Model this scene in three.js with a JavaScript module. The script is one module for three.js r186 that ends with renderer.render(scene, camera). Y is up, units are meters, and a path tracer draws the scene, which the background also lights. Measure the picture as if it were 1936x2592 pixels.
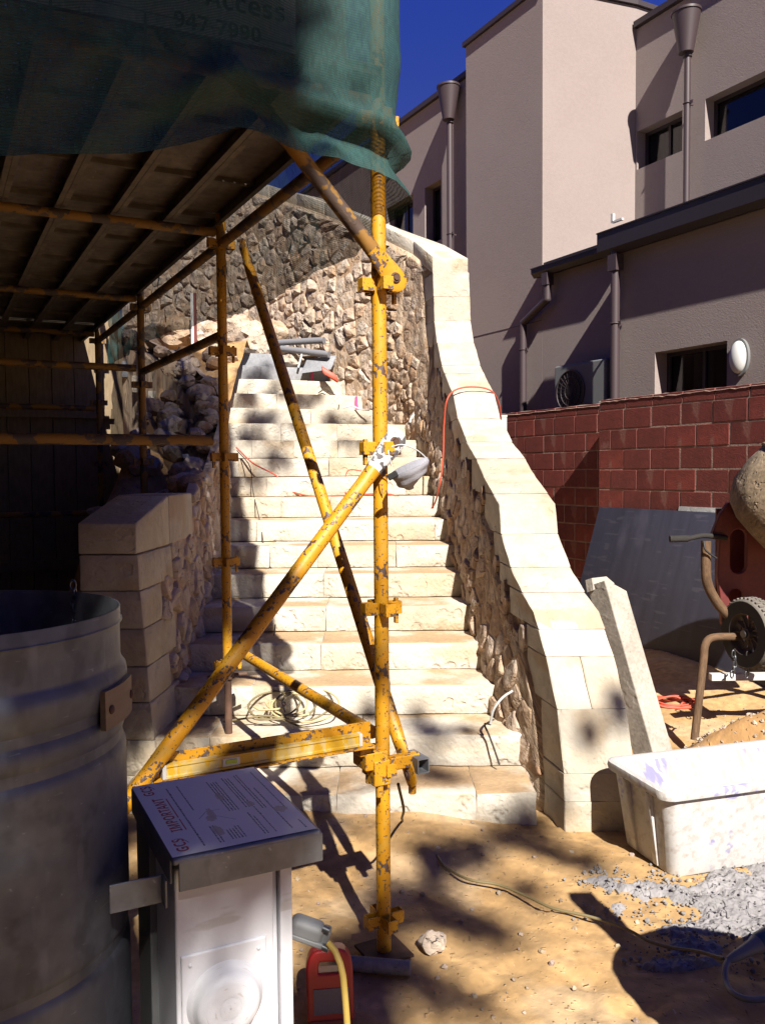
import * as THREE from 'three';
import { ImprovedNoise } from 'three/addons/math/ImprovedNoise.js';
import { RoundedBoxGeometry } from 'three/addons/geometries/RoundedBoxGeometry.js';
import { mergeGeometries, mergeVertices, toCreasedNormals } from 'three/addons/utils/BufferGeometryUtils.js';

// ------------------------------------------------------------------ camera, sky, sun, exposure
const scene = new THREE.Scene();
const camera = new THREE.PerspectiveCamera(61.04, 764 / 1024, 0.05, 400);
camera.position.set(0, 1.65, 0);
camera.rotation.order = 'YXZ';
camera.rotation.set(-0.04814, 0, -0.0075);

const renderer = new THREE.WebGLRenderer();
renderer.toneMapping = THREE.LinearToneMapping;
renderer.toneMappingExposure = 2.5;
renderer.shadowMap.enabled = true;

const SUN = new THREE.Vector3(0.275, 0, 0.9614).normalize().multiplyScalar(Math.cos(0.733)).setY(Math.sin(0.733));
{
  // clear deep-blue sky, paler towards the horizon, the same all the way round
  const w = 256, h = 128, d = new Float32Array(w * h * 4);
  for (let j = 0; j < h; j++) for (let i = 0; i < w; i++) {
    const el = ((j + 0.5) / h - 0.5) * Math.PI, k = (j * w + i) * 4;
    const t = Math.exp(-Math.max(0, el) / 0.17), s = el < 0 ? 0.45 : 1;
    const up = [0.0034, 0.0148, 0.132], lo = [0.10, 0.125, 0.18];
    for (let c = 0; c < 3; c++) d[k + c] = s * (up[c] + (lo[c] - up[c]) * t);
    d[k + 3] = 1;
  }
  const sky = new THREE.DataTexture(d, w, h, THREE.RGBAFormat, THREE.FloatType);
  sky.mapping = THREE.EquirectangularReflectionMapping; sky.magFilter = THREE.LinearFilter; sky.needsUpdate = true;
  scene.background = sky; scene.environment = sky;
}
const sun = new THREE.DirectionalLight(new THREE.Color(1, 0.945, 0.855), 4.8);
sun.position.copy(SUN).multiplyScalar(30).add(new THREE.Vector3(0, 1, -6));
sun.target.position.set(0, 1, -6);
sun.castShadow = true; sun.shadow.mapSize.set(4096, 4096);
Object.assign(sun.shadow.camera, { left: -14, right: 14, top: 14, bottom: -14, near: 1, far: 70 });
scene.add(sun, sun.target);

// ------------------------------------------------------------------ small tools
const V = (x, y, z) => Array.isArray(x) ? new THREE.Vector3(...x) : new THREE.Vector3(x, y, z);
const PI = Math.PI, lerp = THREE.MathUtils.lerp, clamp = THREE.MathUtils.clamp, sst = THREE.MathUtils.smoothstep;
function rng(a) { return () => { a |= 0; a = a + 0x6D2B79F5 | 0; let t = Math.imul(a ^ a >>> 15, 1 | a); t = t + Math.imul(t ^ t >>> 7, 61 | t) ^ t; return ((t ^ t >>> 14) >>> 0) / 4294967296; }; }
const PN = new ImprovedNoise();
const noise = (x, y, z) => PN.noise(x, y, z);
const fb3 = (x, y, z) => noise(x, y, z) + 0.5 * noise(2.1 * x, 2.1 * y, 2.1 * z + 5) + 0.25 * noise(4.3 * x, 4.3 * y, 4.3 * z + 9);
function hash(x, y, s) { let h = Math.imul(x, 374761393) + Math.imul(y, 668265263) + Math.imul(s, 2147483647) | 0; h = Math.imul(h ^ h >>> 13, 1274126177); h ^= h >>> 16; return (h >>> 0) / 4294967296; }
function tn(u, v, p, q, s) {        // tiling value noise, p x q cells
  const x = u * p, y = v * q, xi = Math.floor(x), yi = Math.floor(y), fx = x - xi, fy = y - yi;
  const a = fx * fx * (3 - 2 * fx), b = fy * fy * (3 - 2 * fy), m = (i, j) => hash((i % p + p) % p, (j % q + q) % q, s);
  return lerp(lerp(m(xi, yi), m(xi + 1, yi), a), lerp(m(xi, yi + 1), m(xi + 1, yi + 1), a), b);
}
function fbm(u, v, p, o, s, q = p, g = 0.5) { let r = 0, a = 1, t = 0; for (let i = 0; i < o; i++) { r += a * tn(u, v, p, q, s + i); t += a; a *= g; p *= 2; q *= 2; } return r / t; }
function tex(n, fn, metres, srgb = true, alpha = false) {
  const d = new Uint8Array(n * n * 4);
  for (let j = 0; j < n; j++) for (let i = 0; i < n; i++) {
    const c = fn(i / n, j / n), k = (j * n + i) * 4;
    if (Array.isArray(c)) { for (let q = 0; q < 3; q++) d[k + q] = clamp(c[q] * 255, 0, 255); d[k + 3] = alpha ? clamp(c[3] * 255, 0, 255) : 255; }
    else { d[k] = d[k + 1] = d[k + 2] = clamp(c * 255, 0, 255); d[k + 3] = 255; }
  }
  const t = new THREE.DataTexture(d, n, n); t.wrapS = t.wrapT = THREE.RepeatWrapping; t.magFilter = THREE.LinearFilter; t.minFilter = THREE.LinearMipmapLinearFilter;
  if (srgb) t.colorSpace = THREE.SRGBColorSpace;
  t.repeat.set(1 / metres, 1 / metres); t.needsUpdate = true; return t;
}
const mix3 = (a, b, t) => a.map((x, i) => x + (b[i] - x) * t);
function std({ bright, ...o }) { const m = new THREE.MeshStandardMaterial({ roughness: 0.9, ...o }); if (!bright) m.color.multiplyScalar(0.66); return m; }
const lin = (r, g, b) => new THREE.Color().setRGB(r, g, b);

const used = {};
function numbered(n) { used[n] = (used[n] ?? -1) + 1; return used[n] ? n + '_' + String(used[n]).padStart(3, '0') : n; }
function tag(o, label, category, group, kind) { o.userData.label = label; o.userData.category = category; if (group) o.userData.group = group; if (kind) o.userData.kind = kind; return o; }
function thing(name, label, category, at = [0, 0, 0], turn = 0, group) {
  const g = new THREE.Group(); g.name = numbered(name); g.position.set(...at); g.rotation.y = turn; scene.add(g); g.updateMatrixWorld(true);
  return tag(g, label, category, group);
}
function solo(name, geo, m, label, category, group) { const o = new THREE.Mesh(geo, m); o.name = numbered(name); scene.add(o); return tag(o, label, category, group); }
function struct(name, geo, m) { const o = new THREE.Mesh(geo, m); o.name = numbered(name); o.userData.kind = 'structure'; scene.add(o); return o; }
function part(parent, name, geo, m, at, rot) { const o = new THREE.Mesh(geo, m); o.name = name; if (at) o.position.set(...at); if (rot) o.rotation.set(...rot); parent.add(o); return o; }
const inv = new THREE.Matrix4();
function partW(parent, name, geo, m) { parent.updateWorldMatrix(true, false); return part(parent, name, geo.applyMatrix4(inv.copy(parent.matrixWorld).invert()), m); }   // geometry given in world metres

// geometry helpers
function boxUV(g, off = [0, 0]) {     // uv in metres by the way each face points
  if (g.index) g = g.toNonIndexed();
  const p = g.attributes.position, n = g.attributes.normal, uv = new Float32Array(p.count * 2);
  for (let i = 0; i < p.count; i += 3) {
    let a = 0, b = 0, c = 0; for (let k = 0; k < 3; k++) { a += Math.abs(n.getX(i + k)); b += Math.abs(n.getY(i + k)); c += Math.abs(n.getZ(i + k)); }
    for (let k = i; k < i + 3; k++) {
      const x = p.getX(k), y = p.getY(k), z = p.getZ(k);
      uv[2 * k] = (a >= b && a >= c ? z : x) + off[0]; uv[2 * k + 1] = (b > a && b > c ? z : y) + off[1];
    }
  }
  return g.setAttribute('uv', new THREE.BufferAttribute(uv, 2));
}
function box(w, h, d, x = 0, y = 0, z = 0) { return boxUV(new THREE.BoxGeometry(w, h, d).translate(x, y, z)); }
function rbox(w, h, d, r = 0.006, s = 1, off) { return boxUV(new RoundedBoxGeometry(w, h, d, s, Math.min(r, w / 2.1, h / 2.1, d / 2.1)), off); }
function hexBlock(c, dims, r, off, seed = 0, rough = 0) {  // bevelled block bent to eight corners: c[x][y][z]
  const g = boxUV(new RoundedBoxGeometry(...dims, 1, r), off), p = g.attributes.position, v = V(), t = V();
  for (let i = 0; i < p.count; i++) {
    v.fromBufferAttribute(p, i); const f = [v.x / dims[0] + 0.5, v.y / dims[1] + 0.5, v.z / dims[2] + 0.5]; t.set(0, 0, 0);
    for (let k = 0; k < 8; k++) { const a = k & 1, b = k >> 1 & 1, e = k >> 2; t.addScaledVector(c[a][b][e], (a ? f[0] : 1 - f[0]) * (b ? f[1] : 1 - f[1]) * (e ? f[2] : 1 - f[2])); }
    if (rough) { t.x += rough * noise(t.x * 9, t.y * 9, t.z * 9 + seed); t.y += rough * noise(t.x * 9 + 7, t.y * 9, t.z * 9 + seed); t.z += rough * noise(t.x * 9, t.y * 9 + 7, t.z * 9 + seed); }
    p.setXYZ(i, t.x, t.y, t.z);
  }
  const uv = g.attributes.uv, m = mergeVertices((g.deleteAttribute('normal'), g), 1e-5);
  return toCreasedNormals(m, 0.75);
}
function wornBlock(c, dims, r, off, seed = 0, rough = 0.01) {   // finer block with uneven, worn arrises and rock-faced sides, bent to eight corners
  const n = dims.map((d) => Math.max(3, Math.min(12, Math.round(d / 0.06)) + 2)), g0 = new THREE.BoxGeometry(1, 1, 1, ...n), p = g0.attributes.position, v = V(), t = V();
  const map = (f, k) => { const i = Math.round((f + 0.5) * n[k]), e = Math.min(0.4, r / dims[k]); return i === 0 ? 0 : i === n[k] ? 1 : e + (i - 1) / (n[k] - 2) * (1 - 2 * e); };
  for (let i = 0; i < p.count; i++) {
    const f = [map(p.getX(i), 0), map(p.getY(i), 1), map(p.getZ(i), 2)], q = f.map((x, k) => (x - 0.5) * dims[k]);
    const k0 = 1 + 1.6 * Math.max(0, fb3(q[0] * 7 + seed, q[1] * 7, q[2] * 7)), inn = q.map((x, k) => clamp(x, -dims[k] / 2 + r * k0, dims[k] / 2 - r * k0)), dd = q.map((x, k) => x - inn[k]), L = Math.hypot(...dd), rr = L > 1e-6 ? r * k0 / L : 0;
    const s = inn.map((x, k) => x + dd[k] * Math.min(1, rr)), w = s.map((x, k) => x / dims[k] + 0.5); t.set(0, 0, 0);
    for (let k = 0; k < 8; k++) { const a = k & 1, b = k >> 1 & 1, e = k >> 2; t.addScaledVector(c[a][b][e], (a ? w[0] : 1 - w[0]) * (b ? w[1] : 1 - w[1]) * (e ? w[2] : 1 - w[2])); }
    const x = t.x, y = t.y, z = t.z; t.x += rough * 0.5 * noise(x * 9, y * 9, z * 9 + seed); t.y += rough * 0.25 * noise(x * 9 + 7, y * 9, z * 9 + seed); t.z += rough * (noise(x * 8, y * 8 + 7, z * 8 + seed) + 0.5 * noise(x * 21, y * 21 + 3, z * 21 + seed));
    p.setXYZ(i, t.x, t.y, t.z);
    g0.attributes.normal.setXYZ(i, 0, 0, 0);
  }
  g0.deleteAttribute('normal'); g0.deleteAttribute('uv');
  return boxUV(toCreasedNormals(mergeVertices(g0, 1e-5), 0.6), off);
}
function tube(p, q, r, seg = 14, capped = true) {   // straight tube between two points, uv in metres
  const a = V(p), b = V(q), d = b.clone().sub(a), L = d.length();
  const g = new THREE.CylinderGeometry(r, r, L, seg, 1, !capped), uv = g.attributes.uv;
  for (let i = 0; i < uv.count; i++) uv.setXY(i, uv.getX(i) * 2 * PI * r, uv.getY(i) * L + a.x * 3.7 + a.y);
  return g.applyQuaternion(new THREE.Quaternion().setFromUnitVectors(V(0, 1, 0), d.normalize())).translate((a.x + b.x) / 2, (a.y + b.y) / 2, (a.z + b.z) / 2);
}
function cable(pts, r, n = 0, closed = false, seg = 7) {
  const c = new THREE.CatmullRomCurve3(pts.map((p) => V(p)), closed, 'centripetal');
  return new THREE.TubeGeometry(c, n || Math.max(12, Math.ceil(c.getLength() / 0.03)), r, seg, closed);
}
function loft(sections, seg = 16) {   // sections: {p, x, y, rx, ry}: ellipse at p spanned by unit vectors x, y
  const pos = [], uv = [], idx = []; let L = 0;
  sections.forEach((s, k) => {
    if (k) L += s.p.distanceTo(sections[k - 1].p);
    for (let i = 0; i <= seg; i++) { const a = i / seg * 2 * PI, v = s.p.clone().addScaledVector(s.x, Math.cos(a) * s.rx).addScaledVector(s.y, Math.sin(a) * s.ry); pos.push(v.x, v.y, v.z); uv.push(i / seg * 0.15, L); }
    if (k) for (let i = 0; i < seg; i++) { const a = (k - 1) * (seg + 1) + i, b = a + 1, c = a + seg + 1, d = c + 1; idx.push(a, b, c, b, d, c); }
  });
  const g = new THREE.BufferGeometry(); g.setAttribute('position', new THREE.Float32BufferAttribute(pos, 3)); g.setAttribute('uv', new THREE.Float32BufferAttribute(uv, 2)); g.setIndex(idx); g.computeVertexNormals(); return g;
}
function grid(nu, nv, fn, uvf) {      // surface patch
  const g = new THREE.BufferGeometry(), pos = [], uv = [], idx = [];
  for (let j = 0; j <= nv; j++) for (let i = 0; i <= nu; i++) { const p = fn(i / nu, j / nv), t = uvf ? uvf(i / nu, j / nv) : [i / nu, j / nv]; pos.push(p.x, p.y, p.z); uv.push(...t); }
  for (let j = 0; j < nv; j++) for (let i = 0; i < nu; i++) { const a = j * (nu + 1) + i, b = a + 1, c = a + nu + 1, d = c + 1; idx.push(a, b, d, a, d, c); }
  g.setAttribute('position', new THREE.Float32BufferAttribute(pos, 3)); g.setAttribute('uv', new THREE.Float32BufferAttribute(uv, 2)); g.setIndex(idx); g.computeVertexNormals(); return g;
}
function pebble(r, seed, sq = 0.75, det = 2) {
  const g = mergeVertices(new THREE.IcosahedronGeometry(r, det).deleteAttribute('uv').deleteAttribute('normal')), p = g.attributes.position, v = V();
  for (let i = 0; i < p.count; i++) { v.fromBufferAttribute(p, i); const u = v.clone().divideScalar(r), k = 1 + 0.35 * fb3(u.x * 1.1 + seed, u.y * 1.1, u.z * 1.1) + 0.08 * noise(u.x * 4, u.y * 4, u.z * 4 + seed); p.setXYZ(i, v.x * k, v.y * k * sq, v.z * k); }
  const c = toCreasedNormals(g, 0.5); return boxUV(c, [seed * 0.37, seed * 0.21]);
}
function merged(list) { const strip = list.map((g) => { const n = g.index ? g.toNonIndexed() : g.clone(); for (const k of Object.keys(n.attributes)) if (!['position', 'normal', 'uv'].includes(k)) n.deleteAttribute(k); if (!n.attributes.uv) n.setAttribute('uv', new THREE.BufferAttribute(new Float32Array(n.attributes.position.count * 2), 2)); return n; }); return mergeGeometries(strip); }

// ------------------------------------------------------------------ materials
const T = {};
T.lime = tex(512, (u, v) => {
  const a = fbm(u, v, 4, 5, 1), b = fbm(u, v, 24, 3, 9), st = fbm(u, v, 3, 3, 21, 14), o = sst(fbm(u, v, 5, 4, 33), 0.56, 0.78), pit = sst(tn(u, v, 150, 150, 4), 0.94, 1);
  let c = mix3([0.83, 0.79, 0.72], [0.93, 0.905, 0.86], a); c = mix3(c, [0.86, 0.80, 0.70], 0.5 * sst(st, 0.45, 0.75)); c = mix3(c, [0.80, 0.68, 0.52], 0.5 * o);
  return c.map((x) => x * (0.93 + 0.12 * b) * (1 - 0.3 * pit));
}, 1.3);
T.limeB = tex(512, (u, v) => 0.5 + 0.5 * (fbm(u, v, 8, 5, 41) - 0.5) + 0.25 * (fbm(u, v, 60, 2, 43) - 0.5) - 0.4 * sst(fbm(u, v, 10, 4, 47), 0.62, 0.75), 0.9, false);
T.rub = tex(512, (u, v) => {
  const a = fbm(u, v, 4, 5, 61), b = fbm(u, v, 16, 4, 66), o = sst(fbm(u, v, 6, 4, 71), 0.5, 0.75), g = sst(fbm(u, v, 5, 4, 77), 0.55, 0.8);
  let c = mix3([0.73, 0.65, 0.575], [0.90, 0.855, 0.80], a); c = mix3(c, [0.74, 0.57, 0.42], 0.45 * o); c = mix3(c, [0.68, 0.64, 0.62], 0.4 * g); return c.map((x) => x * (0.86 + 0.28 * b));
}, 0.8);
T.rubB = tex(512, (u, v) => 0.5 + 1.0 * (fbm(u, v, 7, 6, 81, 7, 0.6) - 0.5) - 0.45 * sst(fbm(u, v, 18, 3, 87), 0.62, 0.72), 0.55, false);
T.sand = tex(1024, (u, v) => {
  const a = fbm(u, v, 5, 5, 101), b = fbm(u, v, 80, 2, 107), p = sst(fbm(u, v, 9, 4, 111), 0.52, 0.7), s = sst(tn(u, v, 200, 200, 117), 0.95, 1), dk = sst(tn(u, v, 150, 150, 119), 0.94, 1);
  let c = mix3([0.69, 0.54, 0.345], [0.815, 0.67, 0.465], a); c = mix3(c, [0.83, 0.73, 0.60], 0.5 * p); c = mix3(c, [0.90, 0.86, 0.80], 0.8 * s); c = mix3(c, [0.42, 0.32, 0.23], 0.6 * dk); return c.map((x) => x * (0.86 + 0.26 * b));
}, 2.6);
T.sandB = tex(1024, (u, v) => 0.5 + 0.5 * (fbm(u, v, 24, 5, 131, 24, 0.6) - 0.5) + 0.35 * sst(tn(u, v, 130, 130, 133), 0.86, 1), 1.7, false);
T.yel = tex(512, (u, v) => {
  const a = fbm(u, v, 6, 4, 151), ch = fbm(u, v, 26, 4, 157), big = fbm(u, v, 5, 3, 163), d = fbm(u, v, 9, 4, 167);
  let c = mix3([0.86, 0.585, 0.07], [0.925, 0.68, 0.13], a); c = mix3(c, [0.83, 0.70, 0.42], 0.35 * sst(d, 0.6, 0.75));
  const k = Math.max(sst(ch + 0.42 * (big - 0.5), 0.65, 0.675), 0.9 * sst(fbm(u, v, 48, 2, 159), 0.755, 0.78)); return mix3(c, mix3([0.36, 0.24, 0.19], [0.45, 0.42, 0.43], tn(u, v, 40, 40, 173)), k);
}, 0.33);
T.yelB = tex(512, (u, v) => { const ch = fbm(u, v, 26, 4, 157), big = fbm(u, v, 5, 3, 163); return 0.8 - 0.6 * sst(ch + 0.42 * (big - 0.5), 0.65, 0.675) + 0.15 * fbm(u, v, 50, 2, 179); }, 0.33, false);
T.old = tex(512, (u, v) => {           // old tube: faded paint, cement dust, rust, darkened for the shade under the deck
  const a = fbm(u, v, 5, 5, 181), b = fbm(u, v, 14, 4, 185), d = sst(b + 0.5 * (a - 0.5), 0.52, 0.58);
  return mix3(mix3([0.68, 0.46, 0.11], [0.55, 0.42, 0.22], a), mix3([0.42, 0.38, 0.38], [0.30, 0.21, 0.15], a), d);
}, 0.6);
T.galv = tex(512, (u, v) => { const a = fbm(u, v, 20, 3, 191), b = fbm(u, v, 5, 4, 197), w = sst(fbm(u, v, 14, 3, 193, 5), 0.68, 0.8); const sc = sst(tn(u + v * 0.5, v, 40, 110, 195), 0.93, 1), dk = sst(fbm(u, v, 9, 4, 196), 0.6, 0.75), k = 0.44 + 0.10 * a + 0.08 * b + 0.05 * w + 0.16 * sc - 0.06 * dk; return [k * 0.98, k, k * 1.03]; }, 0.5);
T.galvR = tex(256, (u, v) => 0.42 + 0.3 * fbm(u, v, 12, 4, 199), 0.5, false);
T.plank = tex(512, (u, v) => { const a = fbm(u, v, 6, 5, 201), b = fbm(u, v, 24, 3, 207); return mix3([0.40, 0.33, 0.27], [0.56, 0.50, 0.44], a).map((x) => x * (0.75 + 0.4 * b)); }, 0.8);
T.grain = tex(512, (u, v) => 0.5 + 0.5 * (fbm(u, v, 70, 3, 211) - 0.5), 0.5, false);
T.wallc = tex(512, (u, v) => { const a = fbm(u, v, 4, 5, 221), b = fbm(u, v, 100, 2, 227); const k = 0.94 + 0.06 * a + 0.05 * b; return [k, k * 0.995, k * 0.99]; }, 2.2);
T.brick = tex(512, (u, v) => {
  const a = fbm(u, v, 5, 5, 231), b = fbm(u, v, 30, 3, 237), w = sst(fbm(u, v, 7, 4, 241, 3), 0.66, 0.78), sp = sst(tn(u, v, 70, 70, 243), 0.965, 1);
  let c = mix3([0.41, 0.18, 0.155], [0.56, 0.26, 0.225], a); c = mix3(c, [0.62, 0.50, 0.45], 0.5 * w); c = mix3(c, [0.75, 0.62, 0.55], sp); return c.map((x) => x * (0.88 + 0.22 * b));
}, 0.7);
T.mort = tex(256, (u, v) => { const a = fbm(u, v, 10, 4, 251), b = fbm(u, v, 50, 2, 255); return [0.64, 0.545, 0.49].map((x) => x * (0.75 + 0.3 * a + 0.15 * b)); }, 0.5);
T.ply = tex(512, (u, v) => { const a = fbm(u, v, 30, 3, 261, 2), b = fbm(u, v, 4, 4, 265), sc = sst(fbm(u, v, 8, 2, 269, 60), 0.74, 0.8), g = sst(fbm(u, v, 6, 4, 271, 3), 0.6, 0.8); let c = mix3([0.185, 0.185, 0.235], [0.265, 0.265, 0.325], 0.6 * a + 0.4 * b); c = mix3(c, [0.45, 0.43, 0.45], 0.25 * sc); return mix3(c, [0.36, 0.35, 0.40], 0.5 * g); }, 1.25);
T.conc = tex(512, (u, v) => { const a = fbm(u, v, 5, 5, 281), b = fbm(u, v, 60, 2, 287), d = sst(tn(u, v, 110, 110, 291), 0.9, 1); const k = (0.58 + 0.16 * a) * (0.9 + 0.18 * b) * (1 - 0.3 * d); return [k, k * 0.99, k * 0.975]; }, 0.7);
T.wood = tex(256, (u, v) => { const a = fbm(u, v, 30, 3, 301, 3), b = fbm(u, v, 4, 3, 305); return mix3([0.50, 0.42, 0.32], [0.66, 0.58, 0.46], 0.7 * a + 0.3 * b); }, 0.25);
T.drum = tex(512, (u, v) => { const a = fbm(u, v, 8, 5, 311), b = fbm(u, v, 50, 2, 317); return mix3([0.52, 0.44, 0.34], [0.70, 0.62, 0.52], a).map((x) => x * (0.8 + 0.3 * b)); }, 0.6);
T.dirty = tex(512, (u, v) => { const a = fbm(u, v, 7, 5, 321), b = sst(fbm(u, v, 34, 4, 327), 0.5, 0.75), c = sst(fbm(u, v, 9, 4, 331), 0.66, 0.74) * sst(fbm(u, v, 40, 2, 333), 0.4, 0.6); let k = mix3([0.80, 0.79, 0.78], [0.90, 0.89, 0.88], a); k = mix3(k, [0.66, 0.60, 0.56], 0.35 * b + 0.3 * sst(tn(u, v, 120, 120, 335), 0.8, 1)); return mix3(k, [0.53, 0.52, 0.80], 0.6 * c * sst(fbm(u, v, 3, 2, 339), 0.5, 0.62)); }, 0.8);
T.pow = tex(512, (u, v) => { const a = fbm(u, v, 5, 5, 341), sp = sst(tn(u, v, 60, 60, 345), 0.975, 1), m = sst(fbm(u, v, 3, 4, 347, 12), 0.7, 0.8); const k = mix3([0.73, 0.73, 0.75], [0.79, 0.79, 0.81], a); return mix3(mix3(k, [0.45, 0.42, 0.40], 0.7 * sp), [0.63, 0.60, 0.58], 0.5 * m); }, 0.4);

const M = {};
const lime = (tint, b = 0.006) => std({ map: T.lime, bumpMap: T.limeB, bumpScale: b, color: tint, roughness: 0.95 });
M.lime = [lime(lin(0.84, 0.82, 0.80), 0.01), lime(lin(0.87, 0.86, 0.85), 0.01), lime(lin(0.80, 0.75, 0.69), 0.01), lime(lin(0.76, 0.70, 0.61), 0.01)];
M.limeR = [lime(lin(0.92, 0.91, 0.91), 0.016), lime(lin(0.95, 0.95, 0.95), 0.016), lime(lin(0.88, 0.85, 0.81), 0.016), lime(lin(0.83, 0.76, 0.67), 0.016)];
const rub = (r, g, b) => std({ map: T.rub, bumpMap: T.rubB, bumpScale: 0.022, color: lin(r, g, b), roughness: 1 });
M.rub = [rub(1, 0.98, 0.96), rub(0.92, 0.86, 0.80), rub(0.82, 0.70, 0.58), rub(1, 0.93, 0.88), rub(0.88, 0.85, 0.84), rub(0.74, 0.61, 0.5)];
M.mortar = std({ map: T.rub, bumpMap: T.rubB, bumpScale: 0.02, color: lin(0.9, 0.8, 0.68), roughness: 1 });
M.sand = std({ map: T.sand, bumpMap: T.sandB, bumpScale: 0.012, roughness: 1 });
T.dust = tex(512, (u, v) => { const a = fbm(u, v, 5, 5, 501), b = fbm(u, v, 70, 2, 505), d = sst(fbm(u, v, 4, 5, 509), 0.40, 0.70); return mix3(mix3([0.85, 0.80, 0.72], [0.91, 0.87, 0.81], a), mix3([0.74, 0.60, 0.44], [0.82, 0.71, 0.56], a), d).map((x) => x * (0.9 + 0.16 * b)); }, 1.1);
M.tread = std({ map: T.dust, bumpMap: T.sandB, bumpScale: 0.006, roughness: 1 });
M.sandPile = std({ map: T.sand, bumpMap: T.sandB, bumpScale: 0.02, color: lin(0.92, 0.84, 0.78), roughness: 1 });
M.yel = std({ map: T.yel, bumpMap: T.yelB, bumpScale: 0.0012, roughness: 0.5 });
M.old = std({ map: T.old, bumpMap: T.yelB, bumpScale: 0.001, roughness: 0.7 });
M.rust = std({ map: T.plank, color: lin(0.75, 0.52, 0.45), bumpMap: T.grain, bumpScale: 0.001, roughness: 0.85 });
M.steel = std({ map: T.galv, color: lin(0.9, 0.9, 0.9), roughness: 0.4, metalness: 0.8 });
M.galv = std({ map: T.galv, roughnessMap: T.galvR, color: lin(0.72, 0.74, 0.82), metalness: 0.5, roughness: 1 });
M.galvFlat = std({ map: T.galv, color: lin(1.15, 1.15, 1.18), metalness: 0.35, roughness: 0.5 });
M.plank = std({ map: T.plank, bumpMap: T.grain, bumpScale: 0.001, roughness: 0.75 });
M.render = std({ map: T.wallc, bumpMap: T.grain, bumpScale: 0.003, color: lin(0.385, 0.315, 0.297), roughness: 0.95 });
M.trim = std({ color: lin(0.052, 0.036, 0.04), roughness: 0.55 });
M.gutter = std({ color: lin(0.03, 0.022, 0.026), roughness: 0.5 });
M.pipe = std({ color: lin(0.075, 0.05, 0.056), roughness: 0.5 });
M.glass = new THREE.MeshPhysicalMaterial({ color: lin(0.5, 0.52, 0.55), roughness: 0.03, transmission: 1, thickness: 0 });
M.blind = std({ color: lin(0.4, 0.38, 0.37) }); M.room = std({ color: lin(0.32, 0.3, 0.29) });
M.white = std({ color: lin(0.75, 0.75, 0.74), roughness: 0.45 });
M.brick = [lin(1, 1, 1), lin(0.88, 0.84, 0.84), lin(1.1, 1.05, 1.0), lin(0.94, 0.98, 1.0)].map((c) => std({ map: T.brick, bumpMap: T.grain, bumpScale: 0.003, color: c, roughness: 0.7 }));
M.brickMortar = std({ map: T.mort, bumpMap: T.grain, bumpScale: 0.006, roughness: 1 });
M.ply = std({ map: T.ply, roughness: 0.5 });
M.conc = std({ map: T.conc, bumpMap: T.limeB, bumpScale: 0.004, roughness: 0.95 });
M.concShadeBlue = std({ map: T.conc, bumpMap: T.limeB, bumpScale: 0.002, color: lin(0.86, 0.9, 1.0), roughness: 0.8 });  // grey-blue concrete, the blue of shade partly put into its tint
M.wood = std({ map: T.wood, bumpMap: T.grain, bumpScale: 0.001, roughness: 0.85 });
M.drum = std({ map: T.drum, bumpMap: T.rubB, bumpScale: 0.012, roughness: 1 });
M.red = std({ map: T.conc, color: lin(0.48, 0.065, 0.055), bumpMap: T.grain, bumpScale: 0.001, roughness: 0.6 });
M.frame = std({ map: T.plank, color: lin(0.8, 0.6, 0.4), bumpMap: T.grain, bumpScale: 0.002, roughness: 0.9 });
M.rubber = std({ map: T.conc, color: lin(0.55, 0.5, 0.45), bumpMap: T.grain, bumpScale: 0.002, roughness: 0.95 });
M.tyreSide = std({ map: T.conc, color: lin(0.07, 0.06, 0.055), roughness: 0.9 });
M.rim = std({ map: T.conc, color: lin(0.30, 0.24, 0.20), roughness: 0.8 });
M.tub = std({ map: T.dirty, bumpMap: T.grain, bumpScale: 0.001, roughness: 0.6 });
M.pow = std({ bright: 1, map: T.pow, bumpMap: T.grain, bumpScale: 0.0006, roughness: 0.5 });
M.black = std({ color: lin(0.012, 0.012, 0.014), roughness: 0.6 });
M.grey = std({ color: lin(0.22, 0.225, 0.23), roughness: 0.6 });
M.pvc = std({ color: lin(0.25, 0.25, 0.27), roughness: 0.5 });
M.pale = std({ color: lin(0.62, 0.61, 0.58), roughness: 0.6 });
M.orange = std({ color: lin(0.68, 0.10, 0.05), roughness: 0.55 });
M.lead = std({ color: lin(0.24, 0.19, 0.09), roughness: 0.6 });
M.leadY = std({ color: lin(0.62, 0.42, 0.09), roughness: 0.55 });
M.leadD = std({ color: lin(0.06, 0.05, 0.042), roughness: 0.7 });
M.pink = std({ color: lin(0.82, 0.10, 0.28), roughness: 0.8 });

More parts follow.
